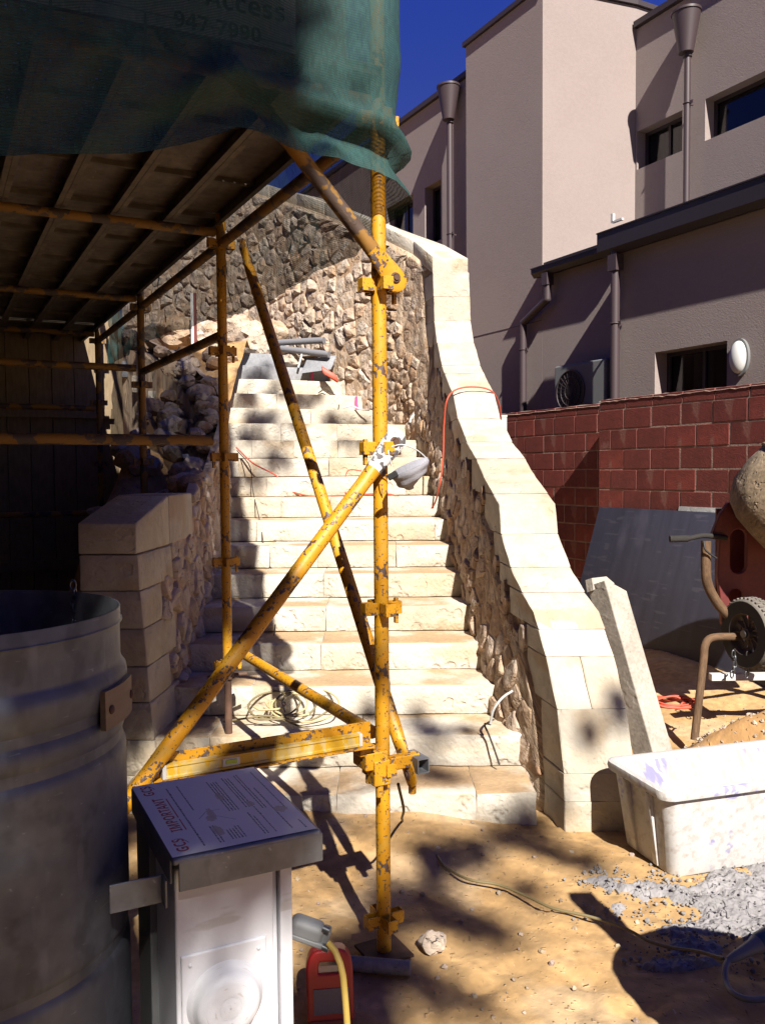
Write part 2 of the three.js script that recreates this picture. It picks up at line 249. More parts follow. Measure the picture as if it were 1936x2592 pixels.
// ------------------------------------------------------------------ the ground
const DENTS = (() => { const R = rng(303), l = []; for (let i = 0; i < 70; i++) { const a = R() * 6.3; l.push([-0.9 + R() * 3.4, -1.9 - R() * 2.1, Math.cos(a), Math.sin(a), 0.05 + 0.05 * R(), 0.035 + 0.02 * R(), 0.006 + 0.012 * R()]); } return l; })();   // scuffs and footprints in the sand
const ground = (x, z) => {
  let y = 0.02 * fb3(x * 1.3, 3, z * 1.3) + 0.010 * fb3(x * 6, 8, z * 6) + 0.0035 * noise(x * 22, 4, z * 22);
  y += 0.24 * sst(-z, 4.4, 6.4) * sst(x, 1.25, 2.1);
  y += (0.07 + 0.03 * noise(x * 3, 2, 1)) * sst(-z, 3.35, 3.92) * sst(-x, -0.85, -0.1) * sst(z, -9, -4.2);
  if (z < -1.6 && z > -4.2 && x > -1.2 && x < 2.8) for (const [a, b, c, s, l, w, h] of DENTS) { const dx = x - a, dz = z - b; if (Math.abs(dx) + Math.abs(dz) > 0.4) continue; const p = (dx * c + dz * s) / l, q = (dz * c - dx * s) / w, r = p * p + q * q; y += h * (-Math.exp(-r) + 0.45 * Math.exp(-((Math.sqrt(r) - 1.5) ** 2) * 4)); }
  return y * sst(-Math.hypot(x, z), -26, -12);
};
{
  const line = (a, b, lo, hi, s) => { const r = []; let x = lo; for (; x <= hi + 1e-6; x += s) r.push(x); let st = s; x = hi; while (x < b) { st = Math.min(st * 1.35, 6); x = Math.min(b, x + st); r.push(x); } st = s; x = lo; while (x > a) { st = Math.min(st * 1.35, 6); x = Math.max(a, x - st); r.unshift(x); } return r; };
  const xs = line(-90, 90, -1.6, 3.4, 0.035), zs = line(-90, 60, -7, -1.2, 0.035), pos = [], uv = [], idx = [];
  for (const z of zs) for (const x of xs) { pos.push(x, ground(x, z), z); uv.push(x, -z); }
  const n = xs.length;
  for (let j = 0; j < zs.length - 1; j++) for (let i = 0; i < n - 1; i++) { const a = j * n + i; idx.push(a, a + n, a + 1, a + 1, a + n, a + n + 1); }
  const g = new THREE.BufferGeometry(); g.setAttribute('position', new THREE.Float32BufferAttribute(pos, 3)); g.setAttribute('uv', new THREE.Float32BufferAttribute(uv, 2)); g.setIndex(idx); g.computeVertexNormals();
  struct('ground', g, M.sand);
}

// two material groups: sides, and the faces that look up (where the sand has been trodden in)
function topGroup(g) {
  if (g.index) g = g.toNonIndexed();
  const n = g.attributes.normal, tri = [[], []], out = new THREE.BufferGeometry();
  for (let i = 0; i < n.count; i += 3) tri[n.getY(i) + n.getY(i + 1) + n.getY(i + 2) > 2.4 ? 1 : 0].push(i);
  for (const k of ['position', 'normal', 'uv']) { const a = g.attributes[k], w = a.itemSize, d = []; for (const t of tri) for (const i of t) for (let q = i * w; q < (i + 3) * w; q++) d.push(a.array[q]); out.setAttribute(k, new THREE.Float32BufferAttribute(d, w)); }
  out.addGroup(0, tri[0].length * 3, 0); out.addGroup(tri[0].length * 3, tri[1].length * 3, 1); return out;
}
// ------------------------------------------------------------------ stone staircase
const RISE = 0.16;
const STEP = [];   // nosing line of each step: a point, its turn, and the two ends
for (let n = 1; n <= 18; n++) {
  const xr = n < 11 ? 0 : [0.1, -0.06, -0.24, -0.44, -0.64, -0.66, -0.7, -0.8][n - 11];
  const d = n < 10 ? 3.93 + 0.37 * (n - 1) : [7.22, 7.6, 7.85, 8.1, 8.42, 8.62, 8.86, 9.1, 9.34][n - 10];
  const turn = n < 10 ? 0 : [0.07, 0.17, 0.27, 0.33, 0.35, 0.36, 0.36, 0.37, 0.38][n - 10];
  const l = n < 10 ? -1.22 - 0.012 * n : [-1.36, -1.45, -1.58, -1.74, -1.95, -2.15, -2.35, -2.75, -3.0][n - 10];
  const r = [0.7, 0.8, 0.77, 0.74, 0.72, 0.7, 0.68, 0.66, 0.64, 0.62, 0.6, 0.56, 0.5, 0.3, 0.12, -0.08, -0.3, -0.55][n - 1];
  STEP.push({ n, xr, d, turn, l, r, y: RISE * n });
}
const stepZ = (s, x) => -(s.d + (x - s.xr) * Math.tan(s.turn));
const floorAt = (x, z) => { let y = 0; for (const s of STEP) if (z < stepZ(s, x)) y = s.y; return y; };
{
  const stair = thing('stone_staircase', 'flight of pale limestone block steps rising between rubble walls', 'staircase', [-0.25, 0, -3.93]);
  const R = rng(11);
  for (const s of STEP) {
    const g = new THREE.Group(); g.name = 'step'; stair.add(g); g.position.set(s.xr + 0.25, s.y - RISE, 3.93 - s.d);
    const cut = [s.l]; let x = s.l + 0.2 + 0.4 * R();
    while (x < s.r - 0.22) { cut.push(x); x += 0.34 + 0.5 * R(); }
    cut.push(s.r);
    const concrete = s.n > 16;
    if (concrete) cut.splice(1, cut.length - 2, lerp(s.l, s.r, 0.62));
    for (let i = 0; i < cut.length - 1; i++) {
      const x0 = cut[i] + 0.0004, x1 = cut[i + 1] - 0.0004, y0 = s.n === 1 ? -0.1 : s.y - RISE + 0.003, y1 = s.y - 0.004 * R(), dz = 0.005 * (R() - 0.5), dep = 0.5;
      const z0 = stepZ(s, x0) + dz, z1 = stepZ(s, x1) + dz, c = [0, 1].map((a) => [0, 1].map((b) => [0, 1].map((e) => V(a ? x1 : x0, b ? y1 : y0, (a ? z1 : z0) - (e ? 0 : dep) - (b && e ? 0.004 : 0)))));
      const geo = (concrete ? hexBlock : wornBlock)(c, [x1 - x0, y1 - y0, dep], concrete ? 0.004 : 0.004, [R() * 3, R() * 3], s.n + i * 3, concrete ? 0 : 0.013);
      const k = R(), face = concrete ? M.concShadeBlue : M.limeR[k < 0.42 ? 0 : k < 0.74 ? 1 : k < 0.92 ? 2 : 3];
      if (concrete) partW(g, 'stone_block', geo, face); else partW(g, 'stone_block', topGroup(geo), [face, M.tread]);
    }
    // spray-paint setting-out marks seen on the upper risers
    for (const mx of { 13: [-1.52], 15: [-1.72, -0.25], 16: [-1.9], 17: [-2.05, -0.72] }[s.n] ?? []) {
      const z = stepZ(s, mx) + 0.0115, t = s.turn;
      const geo = grid(1, 6, (u, v) => { const w = 0.028 + 0.012 * noise(v * 5, s.n, mx), x = mx + (u - 0.5) * w + 0.014 * noise(v * 3, mx * 7, 2); return V(x, s.y - RISE + 0.012 + v * (RISE - 0.02), stepZ(s, x) + 0.0125); });
      partW(g, 'paint_mark', geo, M.pink);
    }
  }
}
// levelled earth behind the top step
struct('terrace', grid(24, 14, (u, v) => { const x = -3.4 + u * 4.1, z = -9.2 - v * 2.6; return V(x, 2.86 + 0.03 * fb3(x * 3, 1, z * 3), z); }, (u, v) => [u * 3.9, v * 2.6]), M.sandPile);

// ------------------------------------------------------------------ rubble walls
function voronoi(seeds, lo, hi, reach) {
  return seeds.map((s, i) => {
    let poly = [[Math.max(lo[0], s[0] - reach), Math.max(lo[1], s[1] - reach)], [Math.min(hi[0], s[0] + reach), Math.max(lo[1], s[1] - reach)], [Math.min(hi[0], s[0] + reach), Math.min(hi[1], s[1] + reach)], [Math.max(lo[0], s[0] - reach), Math.min(hi[1], s[1] + reach)]];
    for (let j = 0; j < seeds.length && poly.length; j++) {
      const q = seeds[j], dx = q[0] - s[0], dy = q[1] - s[1]; if (j === i || dx * dx + dy * dy > 4 * reach * reach) continue;
      const m = (s[0] + q[0]) / 2 * dx + (s[1] + q[1]) / 2 * dy, out = [];
      poly.forEach((p, k) => { const n = poly[(k + 1) % poly.length], a = p[0] * dx + p[1] * dy - m, b = n[0] * dx + n[1] * dy - m; if (a <= 0) out.push(p); if (a * b < 0) { const t = a / (a - b); out.push([p[0] + t * (n[0] - p[0]), p[1] + t * (n[1] - p[1])]); } });
      poly = out;
    }
    return poly;
  });
}
function stoneGeo(poly, place, R, h, gap, flip = false) {
  if (flip) poly = poly.slice().reverse();
  let cx = 0, cy = 0; poly.forEach((p) => { cx += p[0] / poly.length; cy += p[1] / poly.length; });
  const rim = [];
  poly.forEach((p, k) => { const n = poly[(k + 1) % poly.length], L = Math.hypot(n[0] - p[0], n[1] - p[1]), m = Math.max(1, Math.round(L / 0.05)); for (let i = 0; i < m; i++) rim.push([lerp(p[0], n[0], i / m), lerp(p[1], n[1], i / m)]); });
  let size = 0; rim.forEach((p) => { size += Math.hypot(p[0] - cx, p[1] - cy) / rim.length; });
  const N = rim.length, shr = 1 - gap / size, sd = R() * 90, tl = flip === 2 ? 0.12 : 0.28, tx = (R() - 0.5) * tl, ty = (R() - 0.5) * tl, pos = [], uv = [], idx = [];
  const levels = [[shr, -0.03], [shr * 0.97, h * 0.3], [shr * 0.86, h * 0.76], [shr * 0.66, h * 0.96], [shr * 0.36, h], [0, h * 1.03]];
  const ou = R() * 5, ov = R() * 5;
  levels.forEach(([k, o], l) => {
    const cnt = l === 5 ? 1 : N;
    for (let i = 0; i < cnt; i++) {
      const p = rim[i], jag = 1 - (l < 3 ? (flip === 2 ? 0.05 : 0.1) * Math.abs(noise(p[0] * 11, p[1] * 11, sd)) : 0), x = cx + (p[0] - cx) * k * jag, y = cy + (p[1] - cy) * k * jag;
      const off = l ? o * (1 + 0.5 * noise(x * 9, y * 9, sd) + 0.4 * noise(x * 21, y * 21, sd + 4) + 0.22 * noise(x * 44, y * 44, sd + 8)) + (l > 1 ? tx * (x - cx) * 0.7 + ty * (y - cy) * 0.7 : 0) : o;
      const v = place(x, y, Math.max(off, l ? 0.004 : -0.035)); pos.push(v.x, v.y, v.z); uv.push(x + ou, y + ov);
    }
  });
  for (let l = 0; l < 4; l++) for (let i = 0; i < N; i++) { const a = l * N + i, b = l * N + (i + 1) % N; idx.push(a, b, a + N, b, b + N, a + N); }
  for (let i = 0; i < N; i++) idx.push(4 * N + i, 4 * N + (i + 1) % N, 5 * N);
  const g = new THREE.BufferGeometry(); g.setAttribute('position', new THREE.Float32BufferAttribute(pos, 3)); g.setAttribute('uv', new THREE.Float32BufferAttribute(uv, 2)); g.setIndex(idx);
  return g;
}
function polyBlock(prof0, at, th, bev) {    // prof: closed outline [d, y]; at(d, y, t): point t metres across the wall
  const prof = []; prof0.forEach((p, k) => { const n = prof0[(k + 1) % prof0.length], m = Math.max(1, Math.round(Math.hypot(n[0] - p[0], n[1] - p[1]) / 0.06)); for (let i = 0; i < m; i++) prof.push([lerp(p[0], n[0], i / m), lerp(p[1], n[1], i / m)]); });
  let cx = 0, cy = 0; prof.forEach((p) => { cx += p[0] / prof.length; cy += p[1] / prof.length; });
  const sh = prof.map(([x, y]) => { const L = Math.hypot(x - cx, y - cy); const q = bev * (1 + 0.8 * noise(x * 16, y * 16, cx)); return [cx + (x - cx) * (1 - q / L), cy + (y - cy) * (1 - q / L)]; });
  const rings = [[sh, 0], ...Array.from({ length: 6 }, (_, i) => [prof, bev + (th - 2 * bev) * i / 5]), [sh, th]], N = prof.length, pos = [], idx = [];
  rings.forEach(([r, t]) => r.forEach(([d, y]) => { const v = at(d, y, t); pos.push(v.x, v.y, v.z); }));
  for (let k = 0; k < 7; k++) for (let i = 0; i < N; i++) { const a = k * N + i, b = k * N + (i + 1) % N; idx.push(a, a + N, b, b, a + N, b + N); }
  const tri = THREE.ShapeUtils.triangulateShape(sh.map((p) => new THREE.Vector2(...p)), []);
  tri.forEach(([a, b, c]) => { idx.push(a, b, c); idx.push(7 * N + a, 7 * N + c, 7 * N + b); });
  let g = new THREE.BufferGeometry(); g.setAttribute('position', new THREE.Float32BufferAttribute(pos, 3)); g.setIndex(idx);
  // make the faces point outwards
  const P = g.attributes.position, c0 = at(cx, cy, th / 2), A = V(), B = V(), C = V(), ii = g.index.array;
  let vol = 0; for (let i = 0; i < ii.length; i += 3) { A.fromBufferAttribute(P, ii[i]).sub(c0); B.fromBufferAttribute(P, ii[i + 1]).sub(c0); C.fromBufferAttribute(P, ii[i + 2]).sub(c0); vol += A.dot(B.cross(C)); }
  if (vol < 0) for (let i = 0; i < ii.length; i += 3) { const t = ii[i]; ii[i] = ii[i + 1]; ii[i + 1] = t; }
  return toCreasedNormals(g, 0.5);
}

const THICK = 0.325;
{
  // plan of the inner face, from the foot of the stairs up and round to the left behind them
  const plan = new THREE.CatmullRomCurve3([[0.816, -3.88], [0.735, -4.3], [0.685, -4.7], [0.635, -5.5], [0.585, -6.5], [0.515, -7.3], [0.467, -7.83], [0.33, -8.25], [0.08, -8.62], [-0.28, -8.98], [-0.72, -9.45], [-1.15, -9.98], [-1.9, -10.6], [-3.3, -11.4]].map(([x, z]) => V(x, 0, z)), false, 'centripetal');
  const LEN = plan.getLength(), P0 = V(), T0 = V();
  const wallAt = (s, y, out) => { const u = clamp(s / LEN, 0, 1); plan.getPointAt(u, P0); plan.getTangentAt(u, T0); return V(P0.x + T0.z * out, y, P0.z - T0.x * out); };   // out > 0: towards the stairs
  const sOfD = (d) => { let a = 0, b = LEN; for (let i = 0; i < 30; i++) { const m = (a + b) / 2; if (-plan.getPointAt(m / LEN).z < d) a = m; else b = m; } return a; };
  const xIn = (d) => plan.getPointAt(sOfD(d) / LEN).x;
  const PROFILE = [[3.88, -0.15], [3.875, 0.14], [3.89, 0.264], [3.965, 0.54], [4.095, 0.757], [4.19, 0.87], [4.265, 0.943], [4.445, 1.015], [4.675, 1.12], [4.91, 1.283], [4.955, 1.397], [4.975, 1.453], [5.13, 1.505], [5.44, 1.60], [5.76, 1.721], [6.205, 1.845], [6.62, 2.035], [6.85, 2.255], [7.035, 2.348], [7.375, 2.531], [7.675, 2.759], [7.805, 2.977], [7.82, 3.192], [7.835, 3.405], [7.835, 3.543]];
  const front = (y) => { for (let i = 1; i < PROFILE.length; i++) if (y <= PROFILE[i][1]) { const [a, b] = [PROFILE[i - 1], PROFILE[i]]; return lerp(a[0], b[0], (y - a[1]) / (b[1] - a[1])); } return 7.835; };
  const S1 = sOfD(7.835);
  const top = (s) => { const d = -plan.getPointAt(clamp(s / LEN, 0, 1)).z; if (s >= S1) return 3.543 + 0.56 * (s - S1) - 0.03 * (s - S1) ** 2; for (let i = 1; i < PROFILE.length; i++) if (d <= PROFILE[i][0]) { const [a, b] = [PROFILE[i - 1], PROFILE[i]]; return lerp(a[1], b[1], clamp((d - a[0]) / (b[0] - a[0] || 1), 0, 1)); } return 3.543; };
  const R = rng(5);
  const wall = thing('rubble_wall', 'curved rubble wall with pale sweeping coping blocks, right of the steps', 'wall', [0.816, 0, -3.88]);
  const joint = [-0.15, 0.14, 0.264, 0.54, 0.757, 0.87, 1.015, 1.12, 1.283, 1.505, 1.721, 1.845, 2.035, 2.255, 2.44, 2.531, 2.759, 2.977, 3.192, 3.405];
  const backs = joint.slice(1).map((y, i) => Math.max(front(y), front(joint[i])) + 0.16 + 0.16 * R()), backAt = (y) => { for (let i = 0; i < backs.length; i++) if (y < joint[i + 1]) return backs[i]; return 7.5; };
  // core: mortar-coloured body, set back behind the facing
  const past = (s, y) => {      // metres below and behind the coping blocks
    if (s > S1 + 1) return 1;
    const d = -plan.getPointAt(clamp(s / LEN, 0, 1)).z; let m = 9;
    for (let i = 1; i < PROFILE.length; i++) { const [a, b] = [PROFILE[i - 1], PROFILE[i]], ex = b[0] - a[0], ey = b[1] - a[1], t = clamp(((d - a[0]) * ex + (y - a[1]) * ey) / (ex * ex + ey * ey || 1), 0, 1); m = Math.min(m, Math.hypot(d - a[0] - t * ex, y - a[1] - t * ey)); }
    return Math.max(0, m - 0.2);
  };
  const batter = (s, y) => lerp(0.008 + 0.075 * sst(past(s, y), 0, 0.5), 0.002 + 0.055 * clamp((top(s) - y) / 1.2, 0, 1), sst(s, S1, S1 + 1));
  {
    const NS = 320, rows = [[-0.2, 1]]; for (let k = 1; k <= 44; k++) rows.push([k / 44, 1]); rows.push([1, -1], [-0.2, -1]);
    const tp = (s) => (s < S1 ? Math.min(top(s), top(Math.max(0, s - 0.16))) : top(s)) - (s < S1 ? 0.09 : 0.13);
    const geo = grid(NS, rows.length - 1, (u, v) => { const s = 0.16 + u * (LEN - 0.16), [f, side] = rows[Math.round(v * (rows.length - 1))], y = f < 0 ? -0.2 : f * tp(s), q = wallAt(s, y, 0), in_ = s < S1 + 1 ? sst(past(s, y), 0.01, 0.06) : 1; return wallAt(s, Math.max(y, -0.2), side > 0 ? lerp(-0.02, batter(s, y) + (s > S1 + 0.6 ? 0.02 : 0.008) + 0.006 * fb3(s * 11, y * 11, 3), in_) : -THICK + 0.02); }, (u, v) => [u * LEN, v * 3]);
    partW(wall, 'core', geo, M.mortar);
  }
  // coping courses: joints read off the wall's stepped, sweeping end
  const polys = [];
  for (let i = 0; i < joint.length - 1; i++) {
    const y0 = joint[i] + 0.001, y1 = joint[i + 1] - 0.001, f = [[front(y0), y0]];
    for (const [d, y] of PROFILE) if (y > y0 + 0.012 && y < y1 - 0.012) f.push([d, y]);
    if (f.length === 1) f.push([(front(y0) + front(y1)) / 2, (y0 + y1) / 2]);
    f.push([front(y1), y1]);
    const back = backs[i], poly = [...f, [back, y1], [back, y0]];
    polys.push(poly);
    const dz = 0.004 * (R() - 0.5), dx = 0.004 * (R() - 0.5), at = (d, y, t) => V(xIn(d) + t + dx + 0.004 * noise(d * 9, y * 9, i), y + 0.002 * noise(d * 14, t * 14, i), -d + dz + 0.006 * noise(t * 13, y * 13, i));
    const cuts = i === 2 || i === 3 ? [[0, 0.5], [0.5, 1]] : [[0, 1]];
    for (const [a, b] of i === 3 ? cuts : [[0, 1]]) {
      const th = THICK * (b - a) - 0.003, geo = polyBlock(poly, (d, y, t) => at(d, y, t + a * THICK + 0.001), th, 0.0045);
      const k = R(); partW(wall, 'coping_block', boxUV(geo, [R() * 4, R() * 4]), M.lime[k < 0.5 ? 0 : k < 0.8 ? 1 : 2]);
    }
  }
  // coping stones on the long ramp round the back
  for (let s = S1 - 0.0; s < LEN - 0.5;) {
    const L = 0.36 + 0.2 * R(), s0 = s + 0.003, s1 = s + L - 0.003, c = [0, 1].map((a) => [0, 1].map((b) => [0, 1].map((e) => { const q = a ? s1 : s0, y = top(q) + (b ? 0.004 * R() : -0.15); return wallAt(q, y, e ? 0.003 : -THICK - 0.003); })));
    const k = R(); partW(wall, 'coping_block', hexBlock(c, [L, 0.15, THICK + 0.06], 0.008, [R() * 4, R() * 4], s, 0.004), M.lime[k < 0.5 ? 0 : 1]);
    s += L;
  }
  // facing stones
  const inside = (d, y, m) => polys.some((p) => { const ys = p.map((q) => q[1]), lo = Math.min(...ys), hi = Math.max(...ys); return y > lo - m && y < hi + m && d < p[p.length - 1][0] + m; });
  const seeds = [], real = [];
  const R2 = rng(77);
  let tries = 0;
  while (tries++ < 26000) {
    const s = 0.1 + R2() * (LEN - 0.3), p = wallAt(s, 0, 0), d = -p.z, fl = d < 3.93 ? -0.12 : floorAt(p.x - 0.1, p.z), y = -0.15 + R2() * 5.3;
    if (y < fl - 0.3 || y > top(s) - (s > S1 ? 0.17 : 0.0)) continue;
    const dummy = s < S1 + 0.6 && inside(d, y, 0.01), r = dummy ? 0.07 : (s > S1 + 0.8 ? 0.25 : 0.19) * (0.42 + 0.95 * R2() ** 1.3);
    if (seeds.some((q, i) => Math.hypot(q[0] - s, (q[1] - y) * 1.1) < Math.min(r, q[2]) )) continue;
    seeds.push([s, y, r]); real.push(!dummy);
  }
  const cells = voronoi(seeds, [0.05, -0.2], [LEN, 6], 0.34), list = [];
  seeds.forEach((s, i) => {
    if (!real[i] || cells[i].length < 3) return;
    const lim = cells[i].map(([x, y]) => [x, Math.min(y, top(x) - (x > S1 ? 0.15 : 0.03))]);
    let h = 0.014 + 0.022 * R2(); if (s[0] > S1 + 0.6) h *= 1.45; else h *= 0.35 + 0.65 * sst(past(s[0], s[1]), 0.05, 0.5);
    const geo = toCreasedNormals(stoneGeo(lim, (x, y, o) => wallAt(x, y, batter(x, y) + o), R2, h, 0.002 + 0.003 * R2(), s[0] > S1 + 0.6 ? 1 : 2), 0.55);
    const k = R2(), p = wallAt(s[0], 0, 0);
    const pv = wallAt(s[0], s[1], 0), nv = wallAt(s[0], s[1], 1).sub(pv), vd = V(0, 1.65, 0).sub(pv), show = cells[i].length * s[2] * s[2] * Math.max(0, nv.dot(vd)) / vd.length() ** 3;
    list.push({ geo, show, mi: (s[0] > S1 + 0.9 ? (k < 0.42 ? 0 : k < 0.68 ? 3 : k < 0.82 ? 1 : k < 0.94 ? 4 : 2) : (k < 0.3 ? 1 : k < 0.6 ? 2 : k < 0.8 ? 3 : 5)), far: s[1] < floorAt(p.x - 0.1, p.z) - 0.06 || s[0] > LEN - 1.4 });
  });
  list.sort((a, b) => a.far - b.far || b.show - a.show);
  list.slice(0, 300).forEach((o) => partW(wall, 'rubble_stone', o.geo, M.rub[o.mi]));
  const rest = list.slice(300);
  console.log('right wall stones', list.length);
  if (rest.length) { const by = M.rub.map((_, k) => rest.filter((x) => x.mi === k)).filter((l) => l.length), o = partW(wall, 'rubble_stone', mergeGeometries(by.map((l) => merged(l.map((x) => x.geo))), true), by.map((l) => M.rub[l[0].mi])); o.userData.kind = 'stuff'; }
}
{
  // left wall: square dressed pier at its foot, rubble behind it, unfinished at the top
  const plan = new THREE.CatmullRomCurve3([[-1.235, -4.28], [-1.2, -5.0], [-1.19, -5.9], [-1.22, -6.8], [-1.36, -7.35], [-1.62, -7.85], [-2.0, -8.35], [-2.6, -8.9]].map(([x, z]) => V(x, 0, z)), false, 'centripetal');
  const LEN = plan.getLength(), P0 = V(), T0 = V();
  const at = (s, y, out) => { const u = clamp(s / LEN, 0, 1); plan.getPointAt(u, P0); plan.getTangentAt(u, T0); return V(P0.x - T0.z * out, y, P0.z + T0.x * out); };
  const TH = 0.27, top = (s) => s < 0.55 ? 1.40 + 0.22 * Math.min(s, 0.55) : s < 1.1 ? 1.52 : 1.52 + 0.62 * sst(s, 1.1, 2.4) * (s - 1.1) * 0.62 + 0.05 * noise(s * 6, 3, 1);
  const wall = thing('rubble_wall', 'shaded rubble wall with a square dressed pier at its foot, under the scaffold', 'wall', [-1.235, 0, -4.28]);
  const R = rng(31);
  const batter = (y) => 0.07 * clamp(1.4 - y, 0, 1.4);
  const rows = [[-0.2, 1], [0.5, 1], [1, 1], [1, -1], [-0.2, -1]];
  partW(wall, 'core', grid(60, 4, (u, v) => { const s = 0.12 + u * (LEN - 0.12), [f, side] = rows[Math.round(v * 4)], y = f < 0 ? -0.2 : f * (top(s) - 0.06); return at(s, y, side > 0 ? (s < 0.62 ? -0.012 : 0) + batter(y) + 0.004 : -TH + 0.02); }, (u, v) => [u * LEN, v * 2]), M.mortar);
  // pier courses
  const ys = [-0.15, 0.13, 0.31, 0.5, 0.68, 0.87, 1.06, 1.24];
  const len = [0.5, 0.42, 0.5, 0.36, 0.52, 0.33, 0.56];
  for (let i = 0; i < 7; i++) {
    const y0 = ys[i] + 0.0015, y1 = ys[i + 1] - 0.0015, L = len[i], c = [0, 1].map((a) => [0, 1].map((b) => [0, 1].map((e) => { const y = b ? y1 : y0; return at(a ? L : 0, y, e ? batter(y) + 0.012 : -TH); })));
    partW(wall, 'stone_block', wornBlock(c, [L, y1 - y0, TH], 0.006, [R() * 3, R() * 3], i, 0.006), M.lime[i % 3 === 1 ? 3 : 2]);
  }
  for (const [a, b] of [[0, 0.55], [0.555, 1.08]]) {
    const c = [0, 1].map((p) => [0, 1].map((q) => [0, 1].map((e) => { const s = p ? b : a; return at(s, q ? top(s) : 1.245, e ? 0.02 : -TH - 0.005); })));
    partW(wall, 'coping_block', hexBlock(c, [b - a, 0.2, TH + 0.025], 0.01, [R() * 3, R() * 3], 3 + a, 0.004), M.lime[2]);
  }
  const seeds = [], real = []; let tries = 0; const R2 = rng(91);
  const dum = (s, y) => (y > 1.22 && s < 1.1) || ys.some((v, i) => i < 7 && y > ys[i] && y < ys[i + 1] && s < len[i] + 0.01);
  while (tries++ < 12000) {
    const s = R2() * LEN, p = at(s, 0, 0), fl = floorAt(p.x + 0.1, p.z), y = -0.15 + R2() * 4;
    if (y < fl - 0.25 || y > top(s) + 0.03) continue;
    const dm = dum(s, y), r = dm ? 0.09 : 0.17 * (0.45 + 0.95 * R2());
    if (seeds.some((q) => Math.hypot(q[0] - s, (q[1] - y) * 1.25) < Math.min(r, q[2]))) continue;
    seeds.push([s, y, r]); real.push(!dm);
  }
  const cells = voronoi(seeds, [0, -0.2], [LEN, 5], 0.36), list = [];
  seeds.forEach((s, i) => {
    if (!real[i] || cells[i].length < 3) return;
    const lim = cells[i].map(([x, y]) => [x, Math.min(y, top(x) + 0.05)]);
    const geo = stoneGeo(lim, (x, y, o) => at(x, y, batter(y) - 0.005 + o), R2, 0.018 + 0.022 * R2(), 0.005);
    const k = R2(); list.push([toCreasedNormals(geo, 0.6), M.rub[k < 0.3 ? 0 : k < 0.6 ? 3 : k < 0.85 ? 1 : 2]]);
  });
  console.log('left wall stones', list.length);
  list.slice(0, 290).forEach(([g, m]) => partW(wall, 'rubble_stone', g, m));
  // loose stones crowning the unfinished top
  for (let i = 0; i < 30; i++) { const s = 1.3 + R2() * (LEN - 1.5), p = at(s, top(s) + 0.03, -0.05 - 0.18 * R2()); partW(wall, 'rubble_stone', pebble(0.05 + 0.05 * R2(), i + 200, 0.8).translate(p.x, p.y, p.z), M.rub[i % 4]); }
}

